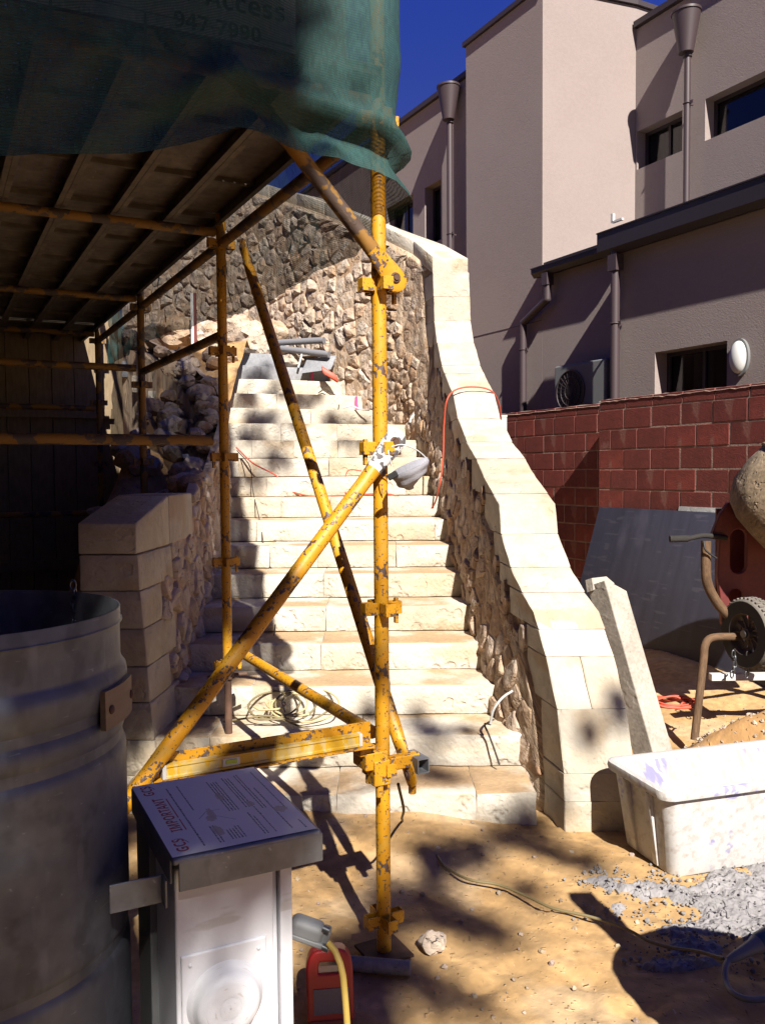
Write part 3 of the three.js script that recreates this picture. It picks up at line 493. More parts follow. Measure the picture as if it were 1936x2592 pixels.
// ------------------------------------------------------------------ rendered house behind
const rect = (x0, y0, x1, y1) => { const p = new THREE.Path(); p.moveTo(x0, y0); p.lineTo(x1, y0); p.lineTo(x1, y1); p.lineTo(x0, y1); p.closePath(); return p; };
{
  const B = thing('rendered_house', 'two storey house in beige-pink render with dark brown trim and downpipes', 'house', [1.917, 0, -10.44], -1.0826);
  const panel = (x0, x1, y0, y1, z, holes, th = 0.22) => {
    const s = new THREE.Shape([[x0, y0], [x1, y0], [x1, y1], [x0, y1]].map((p) => new THREE.Vector2(...p))); holes.forEach((h) => s.holes.push(rect(...h)));
    return boxUV(new THREE.ExtrudeGeometry(s, { depth: th, bevelEnabled: false }).translate(0, 0, z - th));
  };
  const window = (x0, y0, x1, y1, z, bars, mir = 0.16) => {
    const w = part(B, 'window', panel(x0 - 0.01, x1 + 0.01, y0 - 0.01, y1 + 0.01, z - mir, [[x0 + 0.035, y0 + 0.035, x1 - 0.035, y1 - 0.035]], 0.05), M.trim);
    const xs = [x0 + 0.03, ...bars, x1 - 0.03];
    for (let i = 0; i < xs.length - 1; i++) part(w, 'pane', box(xs[i + 1] - xs[i] - 0.012, y1 - y0 - 0.06, 0.008, (xs[i] + xs[i + 1]) / 2, (y0 + y1) / 2, z - mir - 0.028), M.glass);
    for (const b of bars) part(w, 'mullion', box(0.035, y1 - y0 - 0.07, 0.03, b, (y0 + y1) / 2, z - mir - 0.02), M.trim);
    part(w, 'blind', box(0.28 * (x1 - x0), y1 - y0, 0.01, x0 + 0.32 * (x1 - x0), (y0 + y1) / 2, z - mir - 0.2), M.blind);
    const cx = (x0 + x1) / 2, cy = (y0 + y1) / 2, ww = x1 - x0 + 0.5, hh = y1 - y0 + 0.4, zr = z - mir - 0.06, dp = 1.6;
    part(w, 'room', merged([box(ww, hh, 0.03, cx, cy, zr - dp), box(0.03, hh, dp, cx - ww / 2, cy, zr - dp / 2), box(0.03, hh, dp, cx + ww / 2, cy, zr - dp / 2), box(ww, 0.03, dp, cx, cy - hh / 2, zr - dp / 2), box(ww, 0.03, dp, cx, cy + hh / 2, zr - dp / 2)]), M.room);
  };
  // tower
  const tow = new THREE.Shape([[-1.62, 0], [0, 0], [0.184, 1.284], [0.184, 3.2], [-1.62, 3.2]].map(([x, z]) => new THREE.Vector2(x, z)));
  part(B, 'tower', boxUV(new THREE.ExtrudeGeometry(tow, { depth: 7.28, bevelEnabled: false }).rotateX(-PI / 2)), M.render);
  part(B, 'parapet_cap', new THREE.ExtrudeGeometry(new THREE.Shape([[-1.66, -0.035], [0.03, -0.035], [0.222, 1.28], [0.222, 3.24], [-1.66, 3.24]].map((p) => new THREE.Vector2(...p))), { depth: 0.06, bevelEnabled: false }).rotateX(-PI / 2).translate(0, 7.285, 0), M.trim);
  // lower storey and its gutter
  const low = [2.1, 1.72, 2.95, 2.765], zp = 0.3;   // right part of the lower storey stands forward
  part(B, 'wall', panel(0.004, 1.56, 0, 3.97, 0, []), M.render); part(B, 'wall', panel(1.57, 8, 0, 3.84, zp, [low], 0.5), M.render); window(...low, zp, [2.55]);
  part(B, 'joint', box(1.6, 0.006, 0.004, -0.81, 3.42, 0.002), M.pipe);
  const gut = (x0, x1, y0, y1, p) => { const s = new THREE.Shape([[0, y0 + 0.02], [p * 0.7, y0], [p, y0 + 0.05], [p, y1 - 0.012], [p + 0.012, y1 - 0.012], [p + 0.012, y1], [0, y1]].map((q) => new THREE.Vector2(...q))); return new THREE.ExtrudeGeometry(s, { depth: x1 - x0, bevelEnabled: false }).rotateY(PI / 2).scale(1, 1, -1).translate(x0, 0, 0); };
  const gfix = (g) => { const p = g.attributes.position; for (let i = 0; i < p.count; i++) p.setZ(i, Math.abs(p.getZ(i)) + 0.003); g.computeVertexNormals(); return g; };
  part(B, 'gutter', gfix(gut(-0.02, 1.46, 3.9, 4.01, 0.15)), M.gutter);
  part(B, 'gutter', gfix(gut(1.46, 8, 3.79, 4.03, 0.16)).translate(0, 0, zp), M.gutter); part(B, 'soffit', box(6.5, 0.02, 0.3, 4.75, 3.85, zp - 0.15), M.gutter);
  part(B, 'roof', box(8, 0.05, 1.25, 4.0, 4.07, -0.64), M.gutter);
  part(B, 'gutter_bracket', merged([box(0.03, 0.09, 0.03, 1.62, 4.15, 0.4), box(0.14, 0.02, 0.03, 1.69, 4.11, 0.4)]), M.white);
  // upper wing, set back
  const z2 = -1.284, up = [[1.26, 5.31, 4.6, 5.77], [0.21, 5.31, 0.93, 5.77]];
  part(B, 'wall', panel(0.186, 7, 4.2, 7.0, z2, up), M.render); window(...up[0], z2, [2.3, 3.4], 0.14); window(...up[1], z2, [0.6], 0.14);
  part(B, 'parapet_cap', box(6.9, 0.07, 0.3, 3.65, 7.04, z2 - 0.09), M.trim);
  part(B, 'roof', box(6.8, 0.1, 2.4, 3.6, 6.9, z2 - 1.5), M.trim);
  // left wing
  const z3 = -0.1, lw = [[-2.87, 4.95, -2.42, 5.8], [-4.06, 4.95, -3.22, 5.82]];
  part(B, 'wall', panel(-9, -1.622, 0, 6.95, z3, lw), M.render); window(...lw[0], z3, [-2.66], 0.14); window(...lw[1], z3, [-3.65], 0.14);
  part(B, 'parapet_cap', box(7.4, 0.07, 0.3, -5.35, 6.99, z3 - 0.1), M.trim);
  part(B, 'roof', box(7.3, 0.1, 2.4, -5.35, 6.85, z3 - 1.5), M.trim);
  // rainwater heads and downpipes
  const head = (x, y, z) => { const g = new THREE.CylinderGeometry(0.165, 0.085, 0.44, 32, 1).scale(1, 1, 0.9).translate(x, y, z + 0.155); const h = part(B, 'rainwater_head', toCreasedNormals(g, 0.4), M.pipe); part(h, 'rim', new THREE.CylinderGeometry(0.172, 0.172, 0.025, 32).scale(1, 1, 0.9).translate(x, y + 0.222, z + 0.157), M.pipe); part(h, 'outlet', tube([x, y - 0.26, z + 0.13], [x, y - 0.2, z + 0.13], 0.05), M.pipe); };
  const drop = (pts, r = 0.042, clips = []) => { const list = []; for (let i = 0; i < pts.length - 1; i++) { list.push(tube(pts[i], pts[i + 1], r)); if (i) list.push(new THREE.SphereGeometry(r * 1.02, 10, 8).translate(...pts[i])); } const d = part(B, 'downpipe', merged(list), M.pipe); for (const [x, y, z] of clips) part(d, 'clip', merged([new THREE.TorusGeometry(r + 0.006, 0.006, 6, 12).rotateX(PI / 2).translate(x, y, z), box(0.05, 0.03, 0.012, x + 0.06, y, z), box(0.02, 0.02, 0.09, x, y, z - 0.05)]), M.pipe); };
  head(1.12, 6.52, z2); drop([[1.12, 6.32, z2 + 0.13], [1.12, 4.12, z2 + 0.13]], 0.036, [[1.12, 5.75, z2 + 0.13], [1.12, 4.4, z2 + 0.13]]);
  head(-1.97, 6.66, z3); drop([[-1.98, 6.45, z3 + 0.13], [-1.98, 0.1, z3 + 0.13]], 0.042, [[-1.98, 4.9, z3 + 0.13]]);
  drop([[1.66, 3.85, 0.4], [1.66, 0.1, 0.4]], 0.046, [[1.66, 3.1, 0.4]]); part(B, 'outlet', box(0.12, 0.16, 0.1, 1.66, 3.7, 0.4), M.pipe);
  drop([[0.22, 3.92, 0.1], [0.22, 3.62, 0.1], [-0.28, 3.42, 0.07], [-0.28, 0.1, 0.07]], 0.045, [[-0.28, 3.1, 0.07]]); part(B, 'outlet', box(0.1, 0.14, 0.1, 0.22, 3.85, 0.1), M.pipe);

  // fixed to the house, each a thing of its own
  const put = (name, label, cat, p) => { const g = thing(name, label, cat, B.localToWorld(V(p)).toArray(), -1.0826); return g; };
  const ac = put('air_conditioner', 'outdoor air conditioner unit with its casing darkened to stand for shade', 'air conditioner', [0.95, 2.2, 0.02]);
  part(ac, 'casing', rbox(0.84, 0.6, 0.2, 0.02, 2).translate(0, 0.3, 0.13), M.grey);  // dark casing colour stands in for shade falling on the unit
  part(ac, 'fan_grille', merged([new THREE.TorusGeometry(0.23, 0.008, 6, 28), new THREE.TorusGeometry(0.16, 0.005, 6, 28), new THREE.TorusGeometry(0.09, 0.005, 6, 24), ...Array.from({ length: 12 }, (_, i) => box(0.46, 0.005, 0.005).rotateZ(i * PI / 12))]).translate(-0.14, 0.3, 0.236), M.trim);
  part(ac, 'fan_shade_disc', new THREE.CylinderGeometry(0.225, 0.225, 0.01, 28).rotateX(PI / 2).translate(-0.14, 0.3, 0.228), M.black);  // solid black disc painted for the shade inside the fan
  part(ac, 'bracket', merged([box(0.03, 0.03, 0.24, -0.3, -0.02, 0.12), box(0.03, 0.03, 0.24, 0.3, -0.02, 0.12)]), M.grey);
  const bl = put('bulkhead_light', 'oval white bulkhead light beside the dark window', 'wall light', [3.1, 2.6, 0.302]);
  part(bl, 'base', new THREE.CylinderGeometry(0.1, 0.1, 0.03, 28).rotateX(PI / 2).scale(0.98, 1.62, 1).translate(0, 0, 0.016), M.grey);
  part(bl, 'diffuser', new THREE.SphereGeometry(0.085, 24, 16).scale(0.95, 1.65, 0.75).translate(0, 0, 0.035), M.white);
}

// ------------------------------------------------------------------ red block wall
{
  const W = thing('brick_wall', 'dark red block garden wall with pale mortar and a stepped return', 'wall', [1.914, 0, -7.7], -1.0908);
  const L = 0.305, H = 0.162, J = 0.011, D = 0.09, R = rng(8), G = [0, 1, 2].map((i) => rbox(L, H, D, 0.005, 1, [i * 0.4, i * 0.23])), Gh = [0, 1].map((i) => rbox(L / 2 - J / 2, H, D, 0.005, 1, [i * 0.3, 0.1]));
  const Gs = rbox(L, 0.085, D, 0.004, 1), top = 2.25;
  const run = (x0, x1, z, th) => {
    part(W, 'mortar', box(x1 - x0 - 0.012, top - 0.035, D - 0.006, (x0 + x1) / 2, (top - 0.035) / 2, z - D / 2), M.brickMortar);
    for (let c = 0; c < 12; c++) {
      const y = top - 0.09 - (c + 0.5) * (H + J), odd = c % 2; let x = x0;
      if (y < 0.02) break;
      while (x < x1 - 0.06) {
        const half = (x === x0 && odd) || x1 - x < L * 0.8, w = half ? L / 2 - J / 2 : L, k = Math.floor(R() * 4);
        part(W, 'brick', half ? Gh[k % 2] : G[k % 3], M.brick[k], [x + w / 2 + 0.003 * (R() - 0.5), y + 0.003 * (R() - 0.5), z - D / 2 + 0.004 * (R() - 0.5)], [0.006 * (R() - 0.5), 0.008 * (R() - 0.5), 0.008 * (R() - 0.5)]);
        x += w + J;
      }
    }
    for (let x = x0; x < x1 - 0.05; x += L + J) part(W, 'brick', Gs, M.brick[Math.floor(R() * 4)], [x + L / 2 + 0.02, top - 0.043, z - D / 2]);
    part(W, 'mortar_cap', grid(60, 3, (u, v) => V(x0 + u * (x1 - x0), top + 0.003 + 0.008 * noise(u * 40, v * 3, z) - (v === 0 ? 0.02 + 0.02 * Math.abs(noise(u * 55, 2, z)) : v === 1 ? 0.01 : 0), z + 0.006 - v * (D + 0.008)), (u, v) => [u * 4, v * 0.1]), M.brickMortar);
  };
  run(0, 2.84, 0, D);
  run(-5.05, 0.0, -0.26, D);
  for (let c = 0; c < 12; c++) { const y = top - 0.09 - (c + 0.5) * (H + J); if (y > 0.02) part(W, 'brick', rbox(0.16, H, D, 0.005, 1, [c * 0.2, 0]), M.brick[c % 4], [0.046, y, -0.172], [0, PI / 2, 0]); }
  part(W, 'mortar', box(D - 0.014, top - 0.03, 0.15, 0.046, (top - 0.03) / 2, -0.172), M.brickMortar);
}
// pale post behind the coping where the red wall begins
{ const p = thing('gate_post', 'pale slim post at the far end of the red wall', 'post', [1.104, 1.892, -7.9], 0); p.position.y = 0; part(p, 'shaft', rbox(0.05, 2.12, 0.05, 0.004).translate(0, 1.06, 0), M.pale); part(p, 'cap', rbox(0.056, 0.02, 0.056, 0.003).translate(0, 2.13, 0), M.pale); }

// ------------------------------------------------------------------ dark formply sheet leaning on the wall
{
  const a = V(0.4617, 0, 0.887), n = V(-0.887, 0, 0.4617), o = V(1.96, 0, -7.62);
  const P = thing('formply_sheet', 'dark blue-grey plywood sheet leaning on the red block wall', 'plywood sheet', [1.96, 0.1, -7.62]);
  const foot = (u) => o.clone().addScaledVector(a, u).addScaledVector(n, 0.36).setY(0.12), head = (u) => o.clone().addScaledVector(a, u).addScaledVector(n, 0.03).setY(1.31);
  const off = V().crossVectors(a, head(0).sub(foot(0))).normalize().multiplyScalar(0.018); if (off.dot(n) < 0) off.negate();
  const c = [0, 1].map((p) => [0, 1].map((q) => [0, 1].map((e) => (q ? head(p ? 2.1 : -0.03) : foot(p ? 2.1 : -0.1)).add(e ? off : V(0, 0, 0)))));
  partW(P, 'sheet', hexBlock(c, [2.2, 1.25, 0.018], 0.002, [0.1, 0.3]), M.ply);
  const P2 = thing('formply_sheet', 'grey weathered board edge showing behind the dark plywood sheet', 'plywood sheet', [2.5, 0.2, -6.6]);
  const c2 = [0, 1].map((p) => [0, 1].map((q) => [0, 1].map((e) => (q ? head(p ? 2.3 : 0.85).add(V(0, 0.035, 0)) : foot(p ? 2.3 : 0.85).add(V(0, 0.06, 0))).addScaledVector(n, -0.028).add(e ? off.clone().multiplyScalar(0.6) : V(0, 0, 0)))));
  partW(P2, 'sheet', hexBlock(c2, [1.4, 1.25, 0.012], 0.002, [0.5, 0.1]), M.conc);
}

// ------------------------------------------------------------------ cement mixer
{
  const X = thing('cement_mixer', 'tilting cement mixer with crusted drum, red guard panel and rubber wheels', 'cement mixer', [2.15, 0.12, -5.2]);
  const w = (px) => V(px);
  // red stand panel: stadium opening and round hole
  const s = new THREE.Shape(); const pp = [[-0.198, 1.123], [-0.15, 1.25], [-0.104, 1.317], [0.32, 1.317], [0.32, 0.6], [-0.13, 0.6], [-0.139, 0.734], [-0.158, 0.891], [-0.149, 1.106], [-0.19, 1.112]];
  pp.forEach((p, i) => i ? s.lineTo(...p) : s.moveTo(...p)); s.closePath();
  const st = new THREE.Path(); st.absarc(-0.042, 1.115, 0.055, 0, PI, false); st.lineTo(-0.097, 0.95); st.absarc(-0.042, 0.95, 0.055, PI, 2 * PI, false); st.closePath(); s.holes.push(st);
  const h2 = new THREE.Path(); h2.absarc(-0.055, 0.765, 0.045, 0, 2 * PI, true); s.holes.push(h2);
  const panel = new THREE.ExtrudeGeometry(s, { depth: 0.03, bevelEnabled: true, bevelSize: 0.006, bevelThickness: 0.006, bevelSegments: 2, curveSegments: 14 });
  part(X, 'guard_panel', boxUV(panel), M.red, [0, 0, 0.03]);
  part(X, 'panel_back', boxUV(new THREE.BoxGeometry(0.4, 0.62, 0.02)), M.red, [0.1, 0.97, -0.14]);
  // drum: mouth tipped away up to the right
  const prof = [[0.001, -0.34], [0.12, -0.335], [0.22, -0.3], [0.30, -0.2], [0.335, -0.06], [0.34, 0.05], [0.325, 0.16], [0.27, 0.28], [0.2, 0.37], [0.2, 0.4], [0.185, 0.4], [0.185, 0.36], [0.25, 0.27], [0.30, 0.15], [0.315, 0.04]].map((p) => new THREE.Vector2(...p));
  const dg = new THREE.LatheGeometry(prof, 48), dp = dg.attributes.position, uvd = dg.attributes.uv;
  for (let i = 0; i < dp.count; i++) { const k = 1 + 0.02 * fb3(dp.getX(i) * 7, dp.getY(i) * 7, dp.getZ(i) * 7); dp.setXYZ(i, dp.getX(i) * k, dp.getY(i), dp.getZ(i) * k); uvd.setXY(i, uvd.getX(i) * 2.1, uvd.getY(i) * 1.5); }
  dg.computeVertexNormals();
  const drum = part(X, 'drum', dg, M.drum, [0.215, 1.37, 0.27], [0.35, 0, -0.8]);
  part(drum, 'ring_gear', boxUV(new THREE.TorusGeometry(0.345, 0.012, 8, 48).rotateX(PI / 2)), M.drum, [0, 0.05, 0]);
  // frame tubes
  const fr = (pts, r) => cable(pts, r, 40, false, 12);
  part(X, 'frame_tube', fr([[-0.245, 1.1, 0.09], [-0.247, 0.935, 0.1], [-0.238, 0.85, 0.1], [-0.177, 0.734, 0.09], [-0.09, 0.64, 0.08], [0.02, 0.56, 0.06]], 0.029), M.frame);
  part(X, 'handle', merged([fr([[-0.44, 1.115, 0.11], [-0.36, 1.115, 0.11], [-0.27, 1.13, 0.1], [-0.12, 1.115, 0.08]], 0.015), tube([-0.465, 1.113, 0.11], [-0.36, 1.115, 0.11], 0.02)]), M.tyreSide);
  part(X, 'cable', cable([[-0.27, 1.1, 0.12], [-0.265, 1.05, 0.14], [-0.2, 1.0, 0.14]], 0.006), M.black);
  part(X, 'frame_leg', fr([[-0.385, -0.02, 0.32], [-0.3, 0.43, 0.22], [-0.285, 0.5, 0.2], [-0.25, 0.535, 0.18], [-0.06, 0.54, 0.15]], 0.023), M.frame);
  part(X, 'frame_leg', fr([[0.5, -0.05, -0.25], [0.42, 0.3, -0.1], [0.3, 0.54, 0]], 0.027), M.frame);
  part(X, 'axle', tube([-0.03, 0.57, 0.22], [0.58, 0.57, 0.03], 0.016), M.frame);
  part(X, 'motor_box', rbox(0.3, 0.42, 0.26, 0.03, 2).translate(0.26, 0.82, -0.06), M.red);
  // wheels
  const tyre = [[0.118, -0.036], [0.135, -0.05], [0.175, -0.052], [0.2, -0.04], [0.208, 0], [0.2, 0.04], [0.175, 0.052], [0.135, 0.05], [0.118, 0.036]].map((p) => new THREE.Vector2(...p));
  const wheel = (p, rot) => {
    const W = part(X, 'wheel', tube([0, -0.055, 0], [0, 0.055, 0], 0.022), M.steel, p, rot);
    const t = part(W, 'tyre', new THREE.LatheGeometry(tyre, 44), M.rubber);
    const lugs = []; for (let i = 0; i < 40; i++) for (const k of [-1, 1]) lugs.push(box(0.012, 0.032, 0.016, 0.205, k * 0.021, 0).rotateY((i + (k > 0 ? 0.5 : 0)) / 40 * 2 * PI));
    part(W, 'tread', merged(lugs), M.rubber);
    part(W, 'sidewall', merged([new THREE.RingGeometry(0.122, 0.19, 40).rotateX(-PI / 2).translate(0, 0.0535, 0)]), M.tyreSide);
    const rim = [new THREE.LatheGeometry([[0.122, -0.03], [0.112, -0.02], [0.112, 0.035], [0.124, 0.05]].map((q) => new THREE.Vector2(...q)), 40), new THREE.CylinderGeometry(0.035, 0.04, 0.06, 20).translate(0, 0.01, 0)];
    for (let i = 0; i < 12; i++) rim.push(box(0.085, 0.03, 0.007, 0.075, 0.002, 0).rotateY(i / 12 * 2 * PI));
    part(W, 'rim', merged(rim), M.rim);
  };
  wheel([-0.03, 0.57, 0.22], [PI / 2, 0, 1.27]);
  wheel([0.58, 0.57, 0.03], [PI / 2, 0, 1.27 - PI]);
  // chains hanging under the axle
  for (const [x, z] of [[0.03, 0.25], [0.11, 0.26]]) {
    const links = []; for (let i = 0; i < 5; i++) links.push(new THREE.TorusGeometry(0.016, 0.0045, 6, 14).scale(0.7, 1.25, 1).rotateY(i % 2 ? PI / 2 : 0.3).translate(0.01 * Math.sin(i), -i * 0.03, 0));
    part(X, 'chain', merged(links), M.steel, [x - 0.17, 0.46, z]);
  }
}

// ------------------------------------------------------------------ scaffold: local x runs left along its end, local z runs back along its side
const SC = thing('scaffold', 'yellow tube scaffold bay with perforated steel deck beside the steps', 'scaffold', [-0.006, 0, -2.86], -2.6617);
{
  const TR = 0.0242, std_ = (x, z, y0, y1, m = M.yel) => part(SC, 'standard', tube([x, y0, z], [x, y1, z], TR, 18), m);
  const cup = (parent, x, y, z, m = M.yel) => {     // ring of pressed sockets round a standard
    const l = []; for (let k = 0; k < 4; k++) { const g = merged([rbox(0.045, 0.042, 0.005, 0.002).translate(0.045, 0, 0.016), rbox(0.045, 0.042, 0.005, 0.002).translate(0.045, 0, -0.016), rbox(0.005, 0.042, 0.037, 0.002).translate(0.066, 0, 0)]); l.push(g.rotateY(k * PI / 2)); }
    return part(parent, 'socket_ring', merged(l), m, [x, y, z]);
  };
  const wedge = (parent, x, y, z, m) => part(parent, 'wedge', rbox(0.012, 0.085, 0.018, 0.003), m, [x, y, z]);
  const rows = [[0, 0, 0.02, M.yel], [0, 1.7, 0.62, M.yel], [0, 3.55, 0.02, M.old], [0, 5.25, 0.02, M.old], [1.27, 0, 0.02, M.old], [1.27, 1.7, 0.02, M.old], [1.27, 3.55, 0.02, M.old], [1.27, 5.25, 0.02, M.old]];
  for (const [x, z, y0, m] of rows) {
    const s = std_(x, z, y0, 7.3, m);
    for (let y = 0.14; y < 5; y += 0.527) if (y > y0) { const c = cup(s, x, y, z, m); if (x === 0 && z < 2 && y < 2.4 && y > 0.3) wedge(c, 0.055 * (Math.round(y * 2) % 2 ? 1 : -1), -0.012, 0, m); }
    if (y0 > 0.5) { part(s, 'jack', tube([x, 0.2, z], [x, 0.64, z], 0.019), M.rust); part(s, 'jack_nut', merged([tube([x, 0.6, z], [x, 0.63, z], 0.034, 6), tube([x - 0.1, 0.612, z], [x + 0.1, 0.612, z + 0.02], 0.009)]), M.rust); part(s, 'base_plate', rbox(0.15, 0.01, 0.15, 0.002).translate(x, 0.178, z), M.rust); }
    else part(s, 'base_plate', rbox(0.15, 0.01, 0.15, 0.002).translate(x, 0.028, z), M.rust);
  }
  // deck ledgers and transoms
  const bar = (name, p, q, r = TR, m = M.old) => part(SC, name, tube(p, q, r, 16), m);
  const zs = [0, 1.7, 3.55, 5.25];
  for (const z of zs) { bar('transom', [0.03, 2.83, z], [1.24, 2.83, z], 0.022); bar('guard_rail', [0.03, 3.86, z], [1.24, 3.86, z]); }
  for (let i = 0; i < 3; i++) for (const x of [0, 1.27]) { bar('ledger', [x, 2.775, zs[i] + 0.03], [x, 2.775, zs[i + 1] - 0.03]); bar('guard_rail', [x, 3.8, zs[i] + 0.03], [x, 3.8, zs[i + 1] - 0.03]); }
  bar('ledger', [0, 0.757, 0.07], [0, 0.772, 1.56], 0.0225, M.yel);
  bar('ledger', [0, 2.33, 1.74], [0, 2.335, 3.5], TR);
  bar('transom', [0.06, 1.805, 1.7], [1.22, 1.805, 1.7], 0.026);
  bar('transom', [0.04, 2.36, 3.55], [1.24, 2.36, 3.55]);
  bar('transom', [0.04, 2.2, 5.25], [1.24, 2.2, 5.25]);
  bar('transom', [0.04, 1.3, 5.25], [1.24, 1.3, 5.25]);
  bar('standard', [0.6, 2.9, 0.02], [0.6, 4.8, 0.02], 0.03);
  bar('diagonal_brace', [0.62, 2.86, 0.05], [1.2, 3.6, 0.05]);
  // diagonal braces with flattened, bolted ends
  const brace = (p, q, flat, m, m2) => {
    const a = V(p), b = V(q), d = b.clone().sub(a), L = d.length(); d.normalize();
    const y = V(flat).addScaledVector(d, -V(flat).dot(d)).normalize(), x = V().crossVectors(d, y);
    const sec = [[0, 0.012, 0.005], [0.006, 0.026, 0.006], [0.02, 0.036, 0.0065], [0.05, 0.039, 0.007], [0.085, 0.036, 0.009], [0.16, 0.0265, 0.021], [0.21, TR, TR], [L / 2, TR, TR]];
    const all = [...sec.map(([t, r, k]) => [t, r, k]), ...sec.slice(0, -1).reverse().map(([t, r, k]) => [L - t, r, k])];
    const mk = (part_) => loft(part_.map(([t, r, k]) => ({ p: a.clone().addScaledVector(d, t), x, y, rx: r, ry: k })), 18);
    const o = part(SC, 'diagonal_brace', mk(all.slice(5)), m);
    part(o, 'brace_end', mk(all.slice(0, 6)), m2 ?? m);
    for (const t of [0.045, L - 0.045]) { const c = a.clone().addScaledVector(d, t); part(o, 'bolt', merged([tube(c.clone().addScaledVector(y, -0.016).toArray(), c.clone().addScaledVector(y, 0.016).toArray(), 0.009, 10), new THREE.TorusGeometry(0.013, 0.0045, 8, 18).applyQuaternion(new THREE.Quaternion().setFromUnitVectors(V(0, 0, 1), y)).translate(c.x + y.x * 0.008, c.y + y.y * 0.008, c.z + y.z * 0.008), new THREE.TorusGeometry(0.013, 0.0045, 8, 18).applyQuaternion(new THREE.Quaternion().setFromUnitVectors(V(0, 0, 1), y)).translate(c.x - y.x * 0.008, c.y - y.y * 0.008, c.z - y.z * 0.008)]), M.rust); }
  };
  M.whitePaint = std({ map: tex(256, (u, v) => { const k = sst(fbm(u, v, 12, 4, 401), 0.52, 0.56); return mix3([0.88, 0.87, 0.85], [0.40, 0.38, 0.38], k); }, 0.2), roughness: 0.7 });
  brace([-0.062, 2.235, -0.05], [0.53, 2.85, -0.05], [0, 0, 1], M.old, M.yel);                 // up to the deck
  brace([-0.05, 1.775, -0.055], [1.24, 0.245, -0.055], [0, 0, 1], M.yel, M.whitePaint);        // down to the left
  brace([-0.077, 0.60, -0.075], [-0.077, 2.78, 1.62], [1, 0, 0], M.yel);                       // across the bay
  // clamp and box section where the low ledger meets the corner standard
  part(SC, 'clamp', merged([rbox(0.085, 0.06, 0.1, 0.006).translate(0.045, 0.7, 0.0), rbox(0.06, 0.085, 0.06, 0.006).translate(0.03, 0.66, -0.03), rbox(0.11, 0.045, 0.035, 0.006).translate(-0.055, 0.685, -0.045), rbox(0.05, 0.03, 0.05, 0.004).translate(0.08, 0.735, -0.02), tube([0.035, 0.58, -0.045], [0.035, 0.63, -0.045], 0.013, 6), tube([-0.085, 0.57, -0.05], [-0.085, 0.63, -0.05], 0.013, 6)]), M.yel);
  const sq = new THREE.Shape([[-0.022, -0.025], [0.022, -0.025], [0.022, 0.025], [-0.022, 0.025]].map((p) => new THREE.Vector2(...p))); sq.holes.push(rect(-0.018, -0.021, 0.018, 0.021));
  part(SC, 'box_section', boxUV(new THREE.ExtrudeGeometry(sq, { depth: 0.1, bevelEnabled: false })), M.galvFlat, [-0.1, 0.675, -0.1]);
  part(SC, 'angle_transom', merged([rbox(0.71, 0.078, 0.006, 0.002).translate(0.415, 0.792, -0.03), rbox(0.71, 0.006, 0.05, 0.002).translate(0.415, 0.758, -0.054)]), M.yel);
  // perforated steel deck planks
  const PW = 0.243;
  const holes = (() => { const n = 256, d = new Uint8Array(n * n * 4); for (let j = 0; j < n; j++) for (let i = 0; i < n; i++) { const k = (j * n + i) * 4, x = (i / n * 4) % 1 - 0.5, z = (j / n * 4) % 1 - 0.5, v = Math.hypot(x, z) < 0.085 ? 0 : 255; d[k] = d[k + 1] = d[k + 2] = v; d[k + 3] = 255; } const t = new THREE.DataTexture(d, n, n); t.wrapS = t.wrapT = THREE.RepeatWrapping; t.magFilter = THREE.LinearFilter; t.repeat.set(1 / 0.2, 1 / 0.28); t.needsUpdate = true; return t; })();
  const sheetM = std({ map: T.plank, alphaMap: holes, alphaTest: 0.5, roughness: 0.75 });
  const lens = [[-0.05, 1.7], [1.7, 3.55], [3.55, 5.25], [5.25, 7.3]];
  const ribG = box(PW - 0.01, 0.022, 0.02);
  const kinds = lens.map(([a, b]) => {
    const L = b - a - 0.004, fl = [], rib = [];
    for (const k of [-1, 1]) { fl.push(box(0.003, 0.06, L, k * PW / 2, -0.03, 0), box(0.022, 0.003, L, k * (PW / 2 - 0.011), -0.0595, 0)); }
    for (let z = -L / 2 + 0.02; z < L / 2; z += 0.6) rib.push(z);
    return [merged([...fl]), rib, boxUV(new THREE.BoxGeometry(PW, 0.003, L))];
  });
  lens.forEach(([a, b], j) => { for (let i = 0; i < 5; i++) { const p = part(SC, 'deck_plank', kinds[j][0], M.plank, [0.13 + 0.247 * i, 2.925, (a + b) / 2]); for (const z of kinds[j][1]) part(p, 'rib', ribG, M.plank, [0, -0.013, z]); part(p, 'sheet', kinds[j][2], j < 1 ? sheetM : M.plank); } });
}

